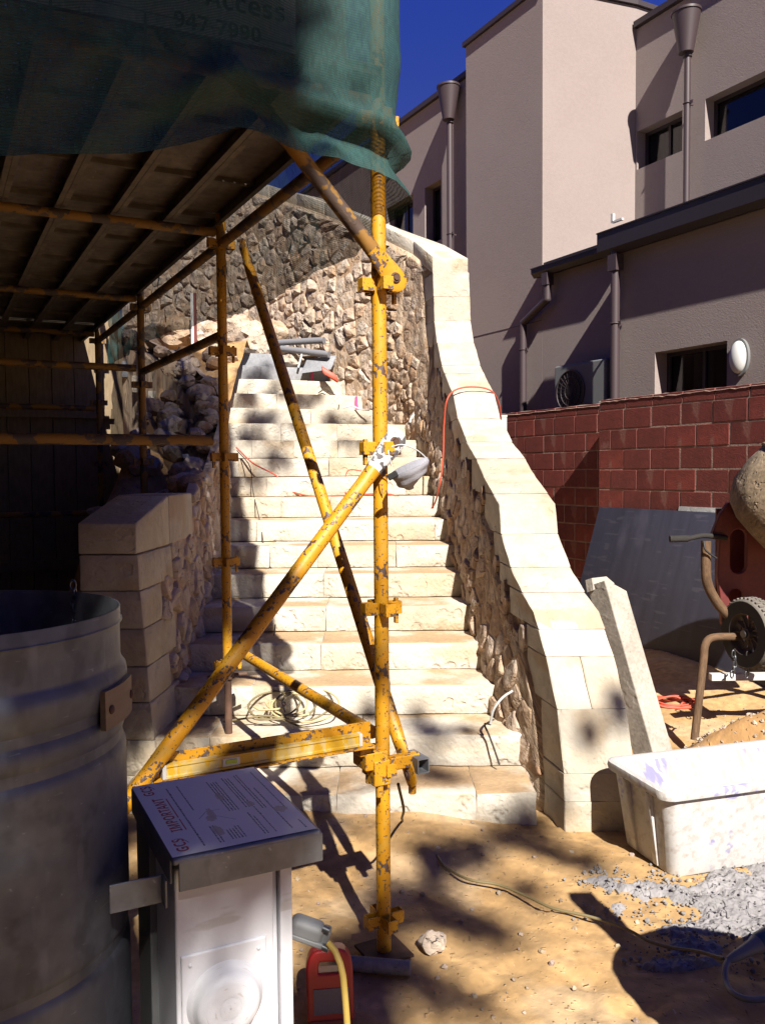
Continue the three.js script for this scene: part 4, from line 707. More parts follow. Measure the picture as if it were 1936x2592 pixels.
// ------------------------------------------------------------------ green debris net and the banner behind it
{
  const bott = [[1.8, 2.44], [1.131, 2.457], [0.938, 2.489], [0.804, 2.513], [0.651, 2.562], [0.547, 2.606], [0.512, 2.629], [0.453, 2.622], [0.38, 2.603], [0.189, 2.587], [0.067, 2.572], [-0.06, 2.53]];
  const f = (s) => { for (let i = 1; i < bott.length; i++) if (s >= bott[i][0]) { const [a, b] = [bott[i - 1], bott[i]]; return lerp(b[1], a[1], (s - b[0]) / (a[0] - b[0])); } return 2.53; };
  const W1 = 1.78, C = 0.07, W2 = 5.4, TOT = W1 + C + W2;
  const netAt = (q, y, e) => {       // q along the net: end face, round corner, long side
    let x, z, nx, nz;
    if (q < W1) { x = W1 - q; z = -0.085; nx = 0; nz = -1; } else if (q < W1 + C) { const a = (q - W1) / C * PI / 2; x = -0.035 * Math.sin(a); z = -0.05 - 0.035 * Math.cos(a); nx = -Math.sin(a); nz = -Math.cos(a); } else { z = -0.05 + q - W1 - C; x = -0.035 - 0.075 * sst(z, 0, 0.5); nx = -1; nz = 0; }
    return SC.localToWorld(V(x + nx * e, y, z + nz * e));
  };
  const edge = (q) => q < W1 ? f(W1 - q) : q < W1 + C ? lerp(2.535, 2.5, (q - W1) / C) : 2.455 + 0.05 * Math.exp(-(q - W1 - C) * 5) + 0.015 * noise((q - W1) * 1.7, 3, 3) + 0.06 * sst(q - W1, 1.7, 2.7) + 0.08 * sst(q - W1, 2.6, 3.8);
  const netTex = tex(256, (u, v) => { const l = 0.5 + 0.5 * Math.sin(v * 2 * PI * 34), n = fbm(u, v, 40, 3, 411, 12), big = fbm(u, v, 3, 3, 417); const k = 0.85 + 0.2 * n + 0.12 * (big - 0.5); return [0.125 * k, 0.30 * k, 0.285 * k, 0.70 + 0.2 * l + 0.22 * (n - 0.5)]; }, 0.25, true, true);
  M.net = std({ map: netTex, transparent: true, roughness: 0.85, side: THREE.DoubleSide }); M.netSide = std({ map: netTex, transparent: true, opacity: 0.94, roughness: 0.85, side: THREE.DoubleSide });
  const NU = 330, NV = 64, H = 7.3;
  const geo = grid(NU, NV, (u, v) => {
    const q = u * TOT, y0 = edge(q), t = v * v * 0.75 + v * 0.25, y = y0 + t * (H - y0), h = y - y0, end = sst(q, 0.9, 1.3) * (1 - sst(q, W1 + 0.15, W1 + 0.6));
    let e = 0.02 * fb3(q * 3, y * 2.2, 1) + 0.012 * noise(q * 9, y * 4, 5) + (q > W1 + C ? 0.035 * fb3(q * 2.4, y * 4, 7) : 0);
    const rdg = (1 - Math.abs(noise(q * 5 + y * 2.2, y * 1.3, 11)) * 2.4); e += 0.012 * Math.max(0, rdg) + 0.010 * Math.max(0, 1 - Math.abs(noise(q * 3.1 - y * 3, y * 2, 17)) * 3);
    e += end * (0.05 * Math.exp(-(((h - 0.15) / 0.05) ** 2)) - 0.03 * Math.exp(-(((h - 0.085) / 0.03) ** 2)) + 0.03 * Math.exp(-((h / 0.05) ** 2)));
    return netAt(q, y, Math.max(e, -0.03));
  }, (u, v) => [u * TOT, (v * v * 0.75 + v * 0.25) * 4.75]);
  // two sheets: a doubled one across the end, a single one along the side
  const splitAt = (W1 + C) / TOT, keep = [[], []]; const ix = geo.index.array, uvn = geo.attributes.uv;
  for (let i = 0; i < ix.length; i += 3) keep[(uvn.getX(ix[i]) + uvn.getX(ix[i + 1]) + uvn.getX(ix[i + 2])) / 3 > W1 + C ? 1 : 0].push(ix[i], ix[i + 1], ix[i + 2]);
  const sheet = (k) => { const g = geo.clone(); g.setIndex(keep[k]); return mergeVertices(g.toNonIndexed()); };
  solo('debris_net', sheet(0), M.net, 'dark green debris net hanging across the end of the scaffold deck', 'net');
  solo('debris_net', sheet(1), M.netSide, 'sheer green debris net hanging along the side of the scaffold before the rubble wall', 'net');

  const cv = document.createElement('canvas'); cv.width = 1024; cv.height = 384; const c = cv.getContext('2d');
  c.fillStyle = '#d9dee2'; c.fillRect(0, 0, 1024, 384);
  c.fillStyle = '#5d1a22'; c.fillRect(898, 0, 126, 384);
  c.fillStyle = '#181a1f'; c.font = 'bold 46px sans-serif'; c.textAlign = 'right';
  const px = (s) => (1.5 - s) / (1.5 - 0.13) * 1024, py = (y) => (3.4 - y) / (3.4 - 2.9) * 384;
  c.font = 'bold 58px sans-serif'; c.fillText('Access', px(0.331), py(2.997)); c.font = 'bold 47px sans-serif'; c.fillText('7990', px(0.407), py(2.921)); c.fillText('947', px(0.565), py(2.921));
  c.strokeStyle = '#a3121f'; c.lineWidth = 12; c.beginPath(); c.moveTo(px(0.97), py(2.95)); c.quadraticCurveTo(px(0.9), py(2.96), px(0.84), py(3.03)); c.stroke(); c.lineWidth = 7; c.beginPath(); c.moveTo(px(0.93), py(2.975)); c.quadraticCurveTo(px(0.88), py(2.98), px(0.8), py(3.02)); c.stroke();
  c.fillStyle = '#6d1d25'; c.fillRect(0, 376, 898, 8);
  const bt = new THREE.CanvasTexture(cv); bt.colorSpace = THREE.SRGBColorSpace; bt.magFilter = THREE.LinearFilter;
  const bg = grid(40, 12, (u, v) => SC.localToWorld(V(1.5 - u * 1.37, 2.9 + v * 0.5 - 0.04 * (1 - u), -0.046 + 0.006 * noise(u * 6, v * 3, 2))));
  solo('banner', bg, std({ map: bt, roughness: 0.7, side: THREE.DoubleSide }), 'white printed banner with dark red end panel behind the green net', 'banner');
}
// dark board hoarding closing off the far end under the scaffold
{
  const Hd = thing('hoarding', 'dark timber board hoarding closing the space under the scaffold', 'hoarding', SC.localToWorld(V(0.6, 0, 6.0)).toArray(), -2.6617);
  const R = rng(3); for (let i = 0; i < 22; i++) part(Hd, 'board', rbox(0.19, 3.2, 0.022, 0.003, 1, [R(), R()]), M.wood, [-0.45 + i * 0.196 - 0.35, 1.6, 0.01 * R()], [0, 0.01 * (R() - 0.5), 0]);
  part(Hd, 'backing', box(4.5, 3.2, 0.02, 1.3, 1.6, 0.04), M.wood); part(Hd, 'rail', box(4.3, 0.09, 0.045, 1.3, 2.2, -0.04), M.wood); part(Hd, 'rail', box(4.3, 0.09, 0.045, 1.3, 0.8, -0.04), M.wood);
  const Hw = thing('unseen_house_wall', 'unseen timber-clad house wall run on behind the viewpoint to block light', 'house', SC.localToWorld(V(1.85, 0, 2.2)).toArray(), -2.6617);  // unseen wall, lengthened past the viewpoint to keep sky light off the left
  for (let i = 0; i < 24; i++) part(Hw, 'board', rbox(0.022, 0.2, i < 16 ? 17 : 7.2, 0.003), M.wood, [0.004 * R(), 0.1 + i * 0.204, i < 16 ? -4.5 : 0.4]);
}

// ------------------------------------------------------------------ spirit level resting on the low transom
{
  const p = SC.localToWorld(V(0.405, 0.7635, -0.052));
  const L = thing('spirit_level', 'yellow spirit level with green vial lying on the scaffold transom', 'spirit level', p.toArray(), -2.6617);
  M.lvl = std({ map: tex(256, (u, v) => { const k = sst(fbm(u, v, 16, 4, 421, 5), 0.56, 0.62), w = sst(fbm(u, v, 10, 3, 425, 3), 0.6, 0.72); return mix3(mix3([0.90, 0.70, 0.16], [0.88, 0.78, 0.50], 0.7 * w), [0.86, 0.80, 0.68], 0.6 * k); }, 0.3), roughness: 0.5 });
  const s = new THREE.Shape([[-0.012, 0], [0.012, 0], [0.012, 0.006], [0.008, 0.009], [0.008, 0.031], [0.012, 0.034], [0.012, 0.04], [-0.012, 0.04], [-0.012, 0.034], [-0.008, 0.031], [-0.008, 0.009], [-0.012, 0.006]].map((q) => new THREE.Vector2(...q)));
  part(L, 'body', boxUV(new THREE.ExtrudeGeometry(s, { depth: 0.62, bevelEnabled: false }).rotateY(PI / 2).translate(-0.29, 0, 0)), M.lvl);
  const v = part(L, 'vial_block', rbox(0.055, 0.026, 0.022, 0.003).translate(0.135, 0.02, 0), M.white);
  part(v, 'vial', rbox(0.036, 0.015, 0.025, 0.003).translate(0.135, 0.021, 0), std({ color: lin(0.42, 0.62, 0.04), roughness: 0.25 }));
  part(L, 'end_cap', rbox(0.012, 0.042, 0.026, 0.002).translate(-0.295, 0.02, 0), M.pale); part(L, 'end_cap', rbox(0.012, 0.042, 0.026, 0.002).translate(0.334, 0.02, 0), M.pale);
}

// ------------------------------------------------------------------ dust mask hanging from the brace bolt
{
  const K = thing('dust_mask', 'grimy white dust mask hanging from the painted brace end', 'dust mask', [0.086, 1.662, -2.74]); K.scale.setScalar(1.12);
  const sh = grid(28, 12, (u, v) => { const a = u * 2 * PI, b = PI / 2 + v * PI / 2, k = 1 + 0.04 * Math.sin(v * 17) + 0.06 * noise(Math.cos(a) * 2, v * 3, Math.sin(a) * 2); return V(Math.cos(a) * Math.sin(b) * 0.056 * k, Math.cos(b) * 0.056 * k + 0.012 * Math.cos(a), Math.sin(a) * Math.sin(b) * 0.042 * k); });
  sh.rotateZ(0.2).rotateX(0.25);
  const up = grid(20, 3, (u, v) => { const a = u * PI; return V(Math.cos(a) * 0.056, 0.012 * Math.cos(a) + v * 0.016 * Math.sin(a), Math.sin(a) * (0.042 - 0.02 * v)); });
  up.rotateZ(0.2).rotateX(0.25);
  const mm = std({ map: T.pow, color: lin(0.95, 0.95, 1.0), bumpMap: T.grain, bumpScale: 0.002, side: THREE.DoubleSide });
  part(K, 'shell', sh, mm); part(K, 'flap', up, mm);
  part(K, 'strap', cable([[0.05, 0.02, 0.0], [0.02, 0.045, 0.01], [-0.02, 0.06, 0.015], [-0.05, 0.055, 0.01]], 0.002), M.white);
  part(K, 'strap', cable([[-0.05, 0.0, 0.01], [-0.055, 0.02, 0.015], [-0.06, 0.045, 0.012]], 0.002), M.white);
  part(K, 'valve', merged([rbox(0.03, 0.018, 0.008, 0.003).rotateZ(0.5).translate(-0.048, -0.026, 0.03)]), M.black);
}

// ------------------------------------------------------------------ galvanised bin at the left
{
  const B = thing('galvanised_bin', 'tall ribbed galvanised steel bin with a wooden plate bolted on', 'bin', [-0.776, 0, -1.553]);
  const r0 = 0.288, pr = [[0.02, 0.02], [0.28, 0.02], [0.296, 0.03]];
  for (let y = 0.06; y < 1.255; y += 0.007) { let k = 0.296; for (const c of [0.3, 0.55, 0.8, 1.165, 1.225]) k -= 0.009 * Math.exp(-(((y - c) / 0.014) ** 2)); pr.push([k, y]); }
  pr.push([0.2985, 1.262], [0.3005, 1.275], [0.2985, 1.288], [0.292, 1.298], [0.289, 1.305], [0.289, 1.372], [0.2935, 1.3735], [0.2935, 1.376], [0.2905, 1.377], [0.2905, 1.4], [0.2865, 1.4], [0.2855, 1.37], [0.285, 1.28], [0.29, 1.24], [0.29, 0.05], [0.02, 0.04]);
  part(B, 'shell', (() => { const g = new THREE.LatheGeometry(pr.map((p) => new THREE.Vector2(...p)), 96), u = g.attributes.uv; const p = g.attributes.position; for (let i = 0; i < u.count; i++) u.setXY(i, u.getX(i) * 1.8, p.getY(i)); return g; })(), M.galv);
  const pl = grid(8, 2, (u, v) => { const a = -0.2 + u * 0.46; return V(Math.cos(a) * 0.309, 1.205 + v * 0.068, Math.sin(a) * 0.309); }, (u, v) => [v * 0.07, u * 0.14]);
  const pb = grid(8, 2, (u, v) => { const a = 0.26 - u * 0.46; return V(Math.cos(a) * 0.2985, 1.205 + v * 0.068, Math.sin(a) * 0.2985); });
  const ed = [grid(8, 1, (u, v) => { const a = -0.2 + u * 0.46, r = v ? 0.309 : 0.2985; return V(Math.cos(a) * r, 1.205, Math.sin(a) * r); }), grid(8, 1, (u, v) => { const a = -0.2 + u * 0.46, r = v ? 0.2985 : 0.309; return V(Math.cos(a) * r, 1.273, Math.sin(a) * r); }), grid(1, 1, (u, v) => V(Math.cos(0.26) * (u ? 0.2985 : 0.309), 1.205 + v * 0.068, Math.sin(0.26) * (u ? 0.2985 : 0.309)))];
  const plate = part(B, 'wooden_plate', merged([pl, pb, ...ed]), M.wood);
  for (const a of [-0.14, 0.2]) part(plate, 'bolt', new THREE.SphereGeometry(0.008, 12, 8).scale(0.5, 1, 1).rotateY(-a).translate(Math.cos(a) * 0.31, 1.238, Math.sin(a) * 0.31), M.rust);
  const links = []; for (let i = 0; i < 8; i++) links.push(new THREE.TorusGeometry(0.0085, 0.0022, 6, 14).scale(0.7, 1.25, 1).rotateY(i % 2 ? 1.5 : 0.1).translate(0.003 * Math.sin(i * 2), -i * 0.0165, 0.002 * Math.cos(i)));
  part(B, 'chain', merged(links), M.steel, [0.13, 1.415, -0.252]);
}

// ------------------------------------------------------------------ power box with its metal lid
{
  const B = thing('power_box', 'white metal power box with a galvanised lid carrying a printed notice', 'power box', [-0.32, 0, -1.66], 0.46);
  part(B, 'body', rbox(0.178, 0.96, 0.27, 0.004, 2).translate(-0.036, 0.485, 0.02), M.pow);
  part(B, 'side_rail', merged([rbox(0.024, 0.96, 0.275, 0.003).translate(0.077, 0.485, 0.02), box(0.01, 0.95, 0.25, 0.058, 0.483, 0.018)]), M.pow);
  part(B, 'rear_panel', rbox(0.02, 0.955, 0.12, 0.003).translate(-0.128, 0.48, -0.06), M.grey);
  // pressed meter dish on the front
  const dish = part(B, 'meter_panel', rbox(0.155, 0.3, 0.008, 0.004, 2).translate(-0.04, 0.66, 0.157), M.pow);
  part(dish, 'dome', new THREE.LatheGeometry([[0.001, 0.034], [0.018, 0.034], [0.0195, 0.032], [0.021, 0.034], [0.04, 0.0335], [0.052, 0.030], [0.058, 0.02], [0.061, 0.01], [0.068, 0.006], [0.07, 0]].map((p) => new THREE.Vector2(...p)), 40).rotateX(PI / 2).translate(-0.04, 0.715, 0.16), M.pow);
  part(dish, 'rivet', merged([-1, 1].map((k) => new THREE.SphereGeometry(0.004, 10, 8).translate(-0.04 + k * 0.062, 0.792, 0.161))), M.pow);
  const lid = part(B, 'lid', rbox(0.27, 0.012, 0.38, 0.005, 2).translate(0, 0.992, 0), M.galvFlat);
  part(lid, 'front_skirt', rbox(0.262, 0.052, 0.004, 0.0018, 2).translate(0.006, 0.966, 0.1885), M.galvFlat);
  part(lid, 'side_skirt', rbox(0.004, 0.045, 0.35, 0.0018).translate(-0.134, 0.97, -0.005), M.galvFlat);
  part(lid, 'side_skirt', rbox(0.004, 0.05, 0.35, 0.0018).translate(0.134, 0.968, -0.002), M.galvFlat);
  part(B, 'strap_bracket', merged([rbox(0.09, 0.05, 0.005, 0.002).translate(-0.185, 0.925, 0.13), rbox(0.005, 0.05, 0.03, 0.002).translate(-0.14, 0.925, 0.142)]), M.galvFlat);
  // printed notice: headings along the left edge, text running front to back
  const cv = document.createElement('canvas'); cv.width = 1024; cv.height = 768; const c = cv.getContext('2d'), R = rng(44);
  c.fillStyle = '#ece7da'; c.fillRect(0, 0, 1024, 768);
  c.fillStyle = '#b3202e'; c.textAlign = 'center'; c.font = 'bold 84px sans-serif'; c.fillText('IMPORTANT', 530, 126); c.fillRect(290, 140, 150, 7); c.fillRect(460, 140, 290, 7);
  c.font = 'bold 84px sans-serif'; for (const x of [120, 910]) { c.fillStyle = '#b3202e'; c.fillText('GCS', x, 100); c.strokeStyle = '#37406a'; c.lineWidth = 4; c.beginPath(); c.ellipse(x, 82, 80, 36, -0.2, -0.4, 1.5); c.stroke(); }
  c.fillStyle = '#3a4258';
  const row = (x0, x1, y, h_, h = h_ * 1.35) => { for (let x = x0; x < x1;) { const w = 6 + R() * 22; c.fillRect(x, y, Math.min(w, x1 - x), h * (0.7 + 0.3 * R())); x += w + 5; } };
  row(60, 900, 175, 8);
  for (const [x0, x1, y, n] of [[60, 330, 260, 2], [70, 230, 330, 5], [520, 960, 240, 1], [420, 900, 420, 4], [60, 360, 500, 2], [430, 930, 520, 3], [60, 480, 560, 1], [380, 960, 600, 2], [60, 700, 650, 1], [40, 180, 720, 1], [330, 960, 715, 1]]) for (let i = 0; i < n; i++) row(x0, x1 - R() * 60, y + i * 17, 7);
  c.strokeStyle = '#4a5068'; c.lineWidth = 3; c.beginPath(); c.moveTo(390, 240); c.lineTo(470, 300); c.lineTo(470, 380); c.moveTo(390, 340); c.lineTo(300, 420); c.stroke();
  c.fillStyle = 'rgba(186,172,150,0.85)'; for (const [x, y, a, b] of [[200, 290, 70, 28], [430, 320, 80, 22], [330, 690, 45, 40], [470, 560, 40, 24], [640, 430, 60, 20], [370, 300, 40, 26]]) { c.beginPath(); for (let k = 0; k <= 20; k++) { const t = k / 20 * 2 * PI, q = 0.75 + 0.4 * R(); c.lineTo(x + Math.cos(t) * a * q, y + Math.sin(t) * b * q); } c.fill(); }
  const nt = new THREE.CanvasTexture(cv); nt.colorSpace = THREE.SRGBColorSpace; nt.magFilter = THREE.LinearFilter;
  const ng = new THREE.BufferGeometry(); const x0 = -0.134, x1 = 0.128, z0 = -0.186, z1 = 0.184, y = 0.9995;
  ng.setAttribute('position', new THREE.Float32BufferAttribute([x0, y, z1, x1, y, z1, x1, y, z0, x0, y, z0], 3));
  ng.setAttribute('normal', new THREE.Float32BufferAttribute([0, 1, 0, 0, 1, 0, 0, 1, 0, 0, 1, 0], 3));
  ng.setAttribute('uv', new THREE.Float32BufferAttribute([0, 1, 0, 0, 1, 0, 1, 1], 2)); ng.setIndex([0, 1, 2, 0, 2, 3]);
  part(lid, 'notice', ng, std({ bright: 1, map: nt, roughness: 0.45 }));
}
// grey plug and yellow lead beside the box
{
  const P = thing('extension_lead', 'yellow extension lead plugged into a grey connector beside the power box', 'extension lead', [-0.174, 0.785, -1.62]); const small = new THREE.Matrix4().makeScale(0.8, 0.8, 0.8);
  part(P, 'plug', merged([rbox(0.085, 0.05, 0.05, 0.018, 3).rotateZ(-0.35).translate(0.03, -0.012, 0), rbox(0.02, 0.035, 0.035, 0.006).rotateZ(-0.35).translate(0.075, -0.026, 0), rbox(0.09, 0.014, 0.052, 0.005).rotateZ(-0.35).translate(0.027, -0.03, 0)]).applyMatrix4(small), M.grey);
  part(P, 'plug_screw', merged([tube([0.07, 0.0, 0.02], [0.085, -0.005, 0.024], 0.008, 8), tube([0.068, -0.045, 0.02], [0.083, -0.05, 0.024], 0.008, 8)]).applyMatrix4(small), M.steel);
  const o = P.position; const g = cable([[-0.108, 0.758, -1.6], [-0.093, 0.748, -1.585], [-0.081, 0.721, -1.57], [-0.076, 0.681, -1.56], [-0.072, 0.634, -1.55], [-0.069, 0.553, -1.55], [-0.06, 0.361, -1.6], [0.05, 0.012, -1.7], [0.5, 0.012, -1.6]], 0.0062, 60, false, 9);
  partW(P, 'lead', g, M.leadY);
}
// red plastic bottle with a printed label
{
  const B = thing('red_bottle', 'red plastic jerry bottle with a white label on the sand', 'bottle', [-0.165, 0.0, -2.52], 0.1); B.scale.setScalar(0.94);
  const s = new THREE.Shape(); const w = 0.066, h = 0.215; s.moveTo(-w + 0.02, 0); s.lineTo(w - 0.02, 0); s.quadraticCurveTo(w, 0, w, 0.02); s.lineTo(w, h - 0.05); s.quadraticCurveTo(w - 0.005, h, w - 0.04, h); s.lineTo(-w + 0.04, h); s.quadraticCurveTo(-w + 0.005, h, -w, h - 0.05); s.lineTo(-w, 0.02); s.quadraticCurveTo(-w, 0, -w + 0.02, 0);
  const hole = new THREE.Path(); hole.moveTo(-0.042, h - 0.07); hole.lineTo(0.042, h - 0.07); hole.quadraticCurveTo(0.046, h - 0.025, 0.03, h - 0.022); hole.lineTo(-0.03, h - 0.022); hole.quadraticCurveTo(-0.046, h - 0.025, -0.042, h - 0.07); s.holes.push(hole);
  const red = new THREE.MeshPhysicalMaterial({ color: lin(0.38, 0.016, 0.018), roughness: 0.45, clearcoat: 0.1 });
  part(B, 'body', new THREE.ExtrudeGeometry(s, { depth: 0.05, bevelEnabled: true, bevelSize: 0.008, bevelThickness: 0.01, bevelSegments: 3, curveSegments: 8 }).translate(0, 0.01, -0.025), red, [0, 0, 0], [-0.18, 0, 0.02]);
  part(B, 'label', new THREE.BoxGeometry(0.112, 0.075, 0.002), std({ map: T.pow, color: lin(0.5, 0.45, 0.45) }), [0.002, 0.085, 0.022], [-0.18, 0, 0.02]);
  part(B, 'base_band', rbox(0.14, 0.026, 0.075, 0.01, 2), std({ color: lin(0.45, 0.1, 0.02), roughness: 0.5 }), [0, 0.018, 0.002]);
}

// ------------------------------------------------------------------ white plastic tub
{
  const B = thing('plastic_tub', 'dirty white rectangular plastic tub standing on the sand', 'tub', [1.5, 0.0, -3.7], 0.29);
  const L = 0.98, D = 0.46, Ht = 0.375, loop = (l, d, r, n = 6) => { const p = []; for (const [sx, sz, a0] of [[1, 1, 0], [-1, 1, PI / 2], [-1, -1, PI], [1, -1, 1.5 * PI]]) for (let i = 0; i <= n; i++) { const a = a0 + i / n * PI / 2; p.push([sx * (l / 2 - r) + Math.cos(a) * r, sz * (d / 2 - r) + Math.sin(a) * r]); } return p; };
  const mk = (secs, close) => {
    const rings = secs.map(([l, d, r, y]) => loop(l, d, r).map(([x, z]) => V(x, y, z))), N = rings[0].length, pos = [], uv = [], idx = [];
    rings.forEach((g, k) => { let q = 0; for (let i = 0; i <= N; i++) { const p = g[i % N]; if (i) q += p.distanceTo(g[i - 1]); pos.push(p.x, p.y, p.z); uv.push(q, p.y + (k > secs.length / 2 ? 0.5 : 0)); } });
    for (let k = 0; k < rings.length - 1; k++) for (let i = 0; i < N; i++) { const a = k * (N + 1) + i, b = a + 1, c = a + N + 1, d = c + 1; idx.push(a, c, b, b, c, d); }
    for (const k of close) { const o = pos.length / 3, y = rings[k][0].y; pos.push(0, y, 0); uv.push(0.3, 0.3); for (let i = 0; i < N; i++) k ? idx.push(o, k * (N + 1) + i + 1, k * (N + 1) + i) : idx.push(o, i, i + 1); }
    const g = new THREE.BufferGeometry(); g.setAttribute('position', new THREE.Float32BufferAttribute(pos, 3)); g.setAttribute('uv', new THREE.Float32BufferAttribute(uv, 2)); g.setIndex(idx); return toCreasedNormals(g, 0.6);
  };
  part(B, 'shell', mk([[L * 0.84, D * 0.76, 0.04, 0.005], [L * 0.86, D * 0.78, 0.05, 0.015], [L - 0.05, D - 0.05, 0.05, Ht - 0.035], [L - 0.068, D - 0.068, 0.046, Ht - 0.02], [L * 0.85, D * 0.755, 0.04, 0.02], [L * 0.8, D * 0.7, 0.03, 0.014]], [0, 5]), M.tub);
  part(B, 'rim', mk([[L - 0.052, D - 0.052, 0.05, Ht - 0.036], [L, D, 0.06, Ht - 0.036], [L + 0.008, D + 0.008, 0.062, Ht - 0.02], [L, D, 0.06, Ht - 0.002], [L - 0.012, D - 0.012, 0.055, Ht], [L - 0.055, D - 0.055, 0.05, Ht], [L - 0.068, D - 0.068, 0.046, Ht - 0.012], [L - 0.068, D - 0.068, 0.046, Ht - 0.036], [L - 0.052, D - 0.052, 0.05, Ht - 0.036]], []), M.tub);
  for (const k of [-1, 1]) for (const z of [-0.07, 0.08]) part(B, 'rib', hexBlock([0, 1].map((a) => [0, 1].map((b) => [0, 1].map((e) => V(k * ((b ? L / 2 - 0.022 : L * 0.425 + 0.002) + (a ? 0.014 : -0.01)), b ? Ht - 0.045 : 0.02, z * (b ? 1.15 : 1) + (e ? 0.016 : -0.016))))), [0.024, 0.3, 0.032], 0.005), M.tub);
}

// ------------------------------------------------------------------ stone slab leaning on the wall end
{
  const S = thing('leaning_slab', 'long weathered stone slab leaning beside the end of the curved wall', 'stone slab', [1.42, 0, -4.2]);
  const foot = V(1.40, -0.02, -4.22), up = V(1.155, 1.06, -4.5).sub(foot), Lg = up.length(); up.normalize();
  const w = V(0.87, 0, -0.49); w.addScaledVector(up, -w.dot(up)).normalize(); const d = V().crossVectors(w, up).normalize(); if (d.z > 0) d.negate();
  const sh = new THREE.Shape([[0, 0], [0.125, 0], [0.12, Lg - 0.07], [0.012, Lg], [0, Lg]].map((p) => new THREE.Vector2(...p)));
  const g = new THREE.ExtrudeGeometry(sh, { depth: 0.13, bevelEnabled: true, bevelSize: 0.006, bevelThickness: 0.006, bevelSegments: 2 });
  const g2 = new THREE.ExtrudeGeometry(new THREE.Shape([[-0.01, Lg - 0.02], [0.14, Lg - 0.01], [0.1, Lg + 0.03], [0.0, Lg + 0.035]].map((p) => new THREE.Vector2(...p))), { depth: 0.05, bevelEnabled: true, bevelSize: 0.005, bevelThickness: 0.005, bevelSegments: 1 }).translate(0, 0, 0.085);
  const m = new THREE.Matrix4().makeBasis(w, up, d).setPosition(foot);
  const geo = boxUV(merged([g, g2]), [0.3, 0.2]).applyMatrix4(m); if (m.determinant() < 0) { const p = geo.attributes.position; geo.computeVertexNormals(); }
  partW(S, 'slab', geo, std({ map: T.conc, color: lin(1.25, 1.14, 1.0), bumpMap: T.limeB, bumpScale: 0.003, roughness: 0.95 }));
}

// ------------------------------------------------------------------ leads and conduits
const lead = (name, label, pts, r, m, group) => solo(name, cable(pts, r, 0, false, 8), m, label, 'cable', group);
lead('power_lead', 'long grey-brown power lead running over the sand to the power tool', [[0.047, 0.567, -2.95], [0.067, 0.432, -3.1], [0.094, 0.02, -3.913], [0.149, 0.015, -3.754], [0.212, 0.015, -3.634], [0.249, 0.015, -3.504], [0.337, 0.02, -3.379], [0.442, 0.02, -3.338], [0.536, 0.02, -3.247], [0.622, 0.02, -3.15], [0.725, 0.025, -3.088], [0.799, 0.025, -3.04], [0.862, 0.03, -2.963], [0.899, 0.03, -2.906], [0.963, 0.035, -2.852], [1.026, 0.05, -2.806], [1.085, 0.07, -2.724]], 0.0055, M.lead);
lead('orange_lead', 'orange lead trailing over the steps and across the curved coping', [[-1.229, 1.852, -7.35], [-1.084, 1.718, -7.3], [-0.88, 1.607, -7.25], [-0.803, 1.509, -7.2], [-0.625, 1.447, -7.14], [-0.283, 1.446, -7.1], [0.056, 1.454, -7.06], [0.198, 1.4, -7.0], [0.298, 1.303, -6.96], [0.39, 1.346, -6.9], [0.443, 1.524, -6.75], [0.472, 1.738, -6.75], [0.482, 2.013, -6.75], [0.505, 2.193, -6.72], [0.571, 2.267, -6.78], [0.725, 2.296, -6.84], [0.856, 2.264, -6.83], [0.924, 2.173, -6.9], [0.954, 2.053, -6.98]], 0.0065, M.orange);
lead('orange_lead', 'short loop of orange lead standing on a step behind the brace', [[-0.173, 1.645, -7.3], [-0.282, 1.652, -7.3], [-0.313, 1.521, -7.22], [-0.306, 1.469, -7.2], [-0.268, 1.448, -7.12]], 0.0055, M.orange);
lead('grey_conduit', 'pale conduit stub curling out of the lower rubble wall', [[0.649, 0.527, -4.35], [0.587, 0.509, -4.28], [0.536, 0.463, -4.22], [0.52, 0.402, -4.2]], 0.0065, M.pale);
lead('black_wire', 'black wire hanging down the lowest steps beside the wall', [[0.52, 0.402, -4.2], [0.496, 0.392, -4.24], [0.52, 0.332, -4.25], [0.546, 0.259, -4.24], [0.567, 0.194, -4.22]], 0.005, M.leadD);
lead('grey_conduit', 'pale conduit curling from the rubble wall down to the fifth step', [[0.556, 0.711, -5.45], [0.546, 0.629, -5.42], [0.517, 0.537, -5.38], [0.455, 0.485, -5.3], [0.4, 0.478, -5.12]], 0.0075, M.pale);
lead('grey_conduit', 'thin pale conduit hanging down the middle of the rubble wall', [[0.527, 1.124, -6.3], [0.499, 1.045, -6.28], [0.494, 0.961, -6.26], [0.51, 0.889, -6.24]], 0.006, M.pale);
lead('grey_conduit', 'pale conduit stub in the rubble wall above the dust mask', [[0.284, 2.138, -7.75], [0.257, 2.101, -7.7], [0.246, 2.065, -7.68]], 0.01, M.white);
